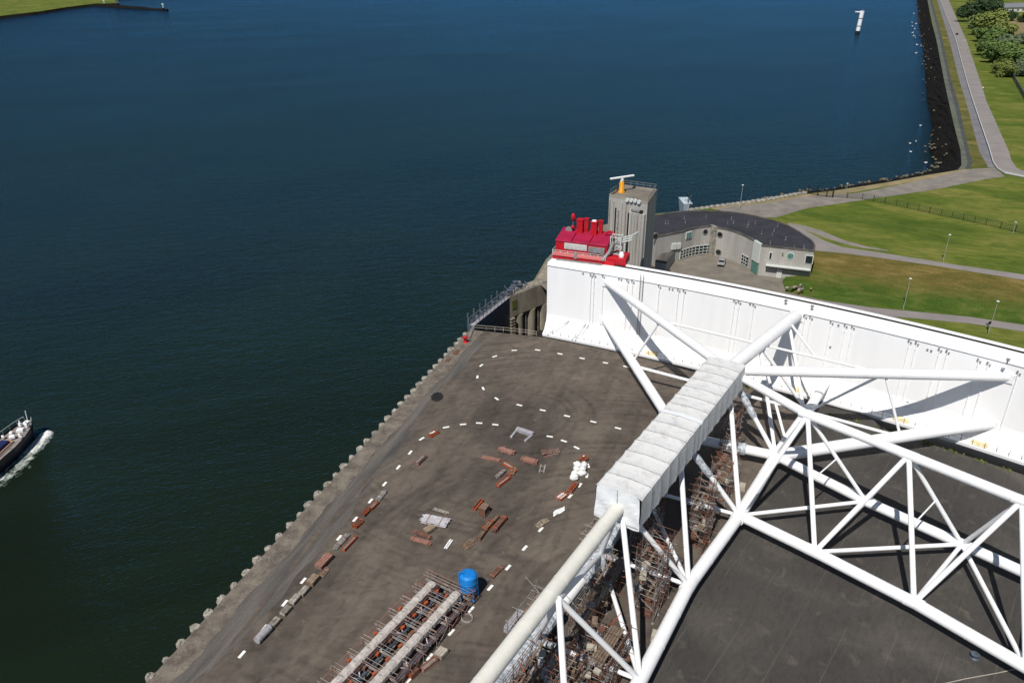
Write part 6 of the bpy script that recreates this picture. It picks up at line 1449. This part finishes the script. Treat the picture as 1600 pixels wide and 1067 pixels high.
# ================================================================== TREES, HOUSES, CYCLISTS
def tree(loc, rx, ry, h, kind, label, name='shrub', cat='shrub', leaves=1500, seed=1, trunk=.25, z0=.08):
    rg = random.Random(seed); t = thing(name, tuple(loc), label, cat)
    mb = MB(); mb.tube(loc, loc + V(.1, 0, h * .45), trunk, 8, r2=trunk * .6)
    lobes = []
    for i in range(rg.randint(8, 12)):
        a = rg.uniform(0, 6.28); k = rg.uniform(.25, .85); zz = h * rg.uniform(.2, .80)
        c = loc + V(rx * k * math.cos(a), ry * k * math.sin(a), zz); lobes.append((c, rx * rg.uniform(.30, .5), h * rg.uniform(.17, .28)))
        mb.tube(loc + V(.1, 0, h * .3), c, trunk * .4, 5, r2=trunk * .1)
    lobes.append((loc + V(0, 0, h * .55), rx * .7, h * .4)); mb.build('trunk', BARK, t)
    f = MB()
    for i in range(leaves):
        c, r_, hz_ = rg.choice(lobes); th = rg.uniform(0, 6.28); u = rg.uniform(-.75, 1); q = math.sqrt(max(0, 1 - u * u)); rr = rg.uniform(.72, 1.06)
        p = c + V(r_ * q * math.cos(th) * rr, r_ * q * math.sin(th) * rr * ry / rx, hz_ * u * rr); p.z = max(loc.z + .1, p.z)
        n_ = V(q * math.cos(th) + rg.gauss(0, .5), q * math.sin(th) + rg.gauss(0, .5), u + .5 + rg.gauss(0, .4)).normalized(); x = n_.cross(V(0, 0, 1) if abs(n_.z) < .9 else V(1, 0, 0)).normalized(); y = n_.cross(x); s_ = rg.uniform(.4, .95) * max(.6, rx / 9)
        f.face([p - x * s_ - y * s_ * .5, p + x * s_ * .2 - y * s_ * .7, p + x * s_ + y * s_ * .4, p - x * s_ * .3 + y * s_ * .7])
    f.build('crown', LEAF[kind], t); return t
for i, (x, y, rx, ry, h, kd, lab) in enumerate([
    (1516, 26, 14, 12, 19, 'dark', 'tall dark tree at the top edge beside the dike road'), (1536, 22, 13, 12, 16, 'dark', 'dark tree right of the tall dark one, merging with it'),
    (1523, 38, 7, 6, 7, 'grey', 'grey green shrub at the foot of the dark trees'), (1546, 48, 15, 13, 15, 'olive', 'large olive green shrub with a domed crown'),
    (1532, 58, 8, 7, 8, 'mid', 'mid green shrub at the road side of the olive dome'), (1549, 72, 11, 10, 9, 'mid', 'mid green shrub below the olive dome'),
    (1566, 76, 9, 8, 8, 'grey', 'grey green shrub right of the mid green row'), (1553, 92, 10, 8, 8, 'mid', 'spreading green shrub in the middle of the row'),
    (1580, 96, 10, 9, 8, 'mid', 'broad green shrub at the right of the row'), (1556, 108, 6, 5, 5, 'olive', 'low olive shrub projecting towards the road'),
    (1568, 113, 7, 6, 6, 'olive', 'olive shrub at the near end of the row by the blue screen'), (1590, 112, 7, 6, 6, 'grey', 'pale shrub behind the blue screen'),
    (1583, 25, 6, 5, 13, 'dark', 'narrow dark conifer in front of the grey roofed house'), (1600, 27, 6, 6, 8, 'dark', 'dark bush at the right edge beside the house'), (1596, 62, 6, 6, 5, 'grey', 'small grey bush on the dry meadow'), (1538, 80, 8, 7, 8, 'mid', 'rounded green shrub between the two mid green ones at the road side'), (1570, 90, 9, 8, 8, 'mid', 'green shrub behind the spreading one in the row'), (1560, 60, 10, 9, 10, 'olive', 'olive shrub right behind the large domed one')]):
    tree(at(x, y + 9 - y * .02, PZ), rx * .92, ry * 1.15, rx * 1.45 if kd != 'dark' else rx * 1.7, kd, lab, 'tree' if kd == 'dark' else 'shrub', 'tree' if kd == 'dark' else 'shrub', 4200 if rx > 8 else 2600, seed=50 + i)
hs = at(1580, 19, PZ); house = thing('long_house', (hs.x, hs.y, PZ), 'long white walled house with a grey roof behind the trees', 'house')
mb = MB(); mb.box((hs.x + 12, hs.y + 5, PZ), (60, 12, 5), .12); mb.build('wall', BRICK, house)
ca, sa = math.cos(.12), math.sin(.12)
def HP(x, y, z): return V(hs.x + 12 + x * ca - y * sa, hs.y + 5 + x * sa + y * ca, PZ + z)
mb = MB(); mb.face([HP(-31, -7, 4.8), HP(31, -7, 4.8), HP(31, 0, 9), HP(-31, 0, 9)]); mb.face([HP(31, 7, 4.8), HP(-31, 7, 4.8), HP(-31, 0, 9), HP(31, 0, 9)]); mb.face([HP(-30.5, -6, 4.8), HP(-30.5, 0, 8.8), HP(-30.5, 6, 4.8)]); mb.face([HP(30.5, 6, 4.8), HP(30.5, 0, 8.8), HP(30.5, -6, 4.8)]); mb.build('roof', HROOF, house)
for i in range(9): 
    wv = MB().box(HP(-26 + i * 6.4, -6.05, 1.2), (2.2, .2, 2.2), .12).build('window', FRAMEW, house); MB().box(HP(-26 + i * 6.4, -6.1, 1.35), (1.9, .2, 1.9), .12).build('pane', GLASS, wv)
cy0 = thing('bicycle', (0, 0, 0), 'bicycle', 'bicycle')
for y in (-.55, .55):
    wv = MB().path([(0, y + .34 * math.cos(.4 * i), .34 + .34 * math.sin(.4 * i)) for i in range(17)], .025, 5).build('wheel', BLACK, cy0); wv['label'] = 'thin black tyre'
mb = MB(); mb.path([(0, -.55, .34), (0, -.05, .30), (0, .38, .82), (0, -.2, .82), (0, -.05, .30)], .025, 5); mb.path([(0, -.55, .34), (0, -.2, .82), (0, -.22, .95)], .02, 5); mb.path([(0, .55, .34), (0, .38, .82), (0, .34, 1.0)], .022, 5); mb.build('frame', DSTEEL, cy0)
MB().tube((-.26, .34, 1.0), (.26, .34, 1.0), .018, 5).build('handlebar', BLACK, cy0); MB().box((0, -.22, .95), (.16, .26, .06), 0, .02).build('saddle', BLACK, cy0)
def rider(label, loc, rz, top):
    me = bpy.data.meshes.new('person')
    vs = [(0, -.22, 1.02), (0, -.12, 1.25), (0, .02, 1.48), (0, .08, 1.58), (0, .12, 1.72), (-.19, .0, 1.46), (-.25, .16, 1.24), (-.23, .33, 1.04), (.19, .0, 1.46), (.25, .16, 1.24), (.23, .33, 1.04), (-.10, -.2, .98), (-.11, .18, .88), (-.11, -.02, .46), (-.11, .1, .42), (.10, -.2, .98), (.11, .2, .72), (.11, -.02, .30), (.11, .1, .27)]
    es = [(0, 1), (1, 2), (2, 3), (3, 4), (2, 5), (5, 6), (6, 7), (2, 8), (8, 9), (9, 10), (0, 11), (11, 12), (12, 13), (13, 14), (0, 15), (15, 16), (16, 17), (17, 18)]
    me.from_pydata([], [], []); me.clear_geometry(); me.from_pydata(vs, es, [])
    o = bpy.data.objects.new('person', me); COL.objects.link(o); o.location = loc; o.rotation_euler = (0, 0, rz)
    md = o.modifiers.new('skin', 'SKIN'); rr = [.15, .16, .15, .06, .10, .07, .05, .04, .07, .05, .04, .10, .085, .055, .05, .10, .085, .055, .05]
    for v, r_ in zip(me.skin_vertices[0].data, rr): v.radius = (r_, r_)
    me.skin_vertices[0].data[0].use_root = True
    s2 = o.modifiers.new('sub', 'SUBSURF'); s2.levels = 1; s2.render_levels = 1
    me.materials.append(top); tag(o, label, 'person')
    hm = MB(); hm.blob((0, .12, 1.76), .125, .135, .10, .02, 10, 6); hb = hm.build('hair', HAIR); hb.parent = o
    return o
n_ = 0
for x, y, ltop, lab, m_ in ((1507, 66, 'pale jacket', 'pale', BAG), (1512, 80, 'tan jacket', 'tan', TIMBER), (1535, 141, 'white shirt', 'white', WHITE)):
    p = at(x, y, PZ + .03); b = place(cy0, n_, tuple(p), rad(-28), ['bicycle ridden by the farther cyclist on the dike road', 'bicycle ridden by the tan jacketed cyclist on the dike road', 'bicycle ridden by the nearest cyclist on the dike road'][n_]); n_ += 1
    rider(f'cyclist in {ltop} riding along the right side of the dike road', tuple(p), rad(-28), m_)
# small things on the dark yard
q = at(1522, 1027); t = thing('cable_drum', (q.x, q.y, 0), 'small dark drum alone on the dark asphalt near the right corner', 'drum'); MB().lathe(q, [(.5, 0), (.5, .08), (.25, .1), (.25, .5), (.5, .52), (.5, .6)], 14).build('drum', DSTEEL, t); MB().blob(q + V(.3, .3, .25), .3, .25, .25, .2).build('rag', GREY, t)
mb = MB(); mb.path([p + V(0, 0, .05) for p in px([(1470, 1069), (1510, 1060), (1560, 1051), (1602, 1042), (1650, 1034)], 0)], .05, 5); tag(mb.build('cable', BEIGE, origin=tuple(at(1500, 1060))), 'thin pale cable lying across the dark asphalt at the bottom edge', 'cable')
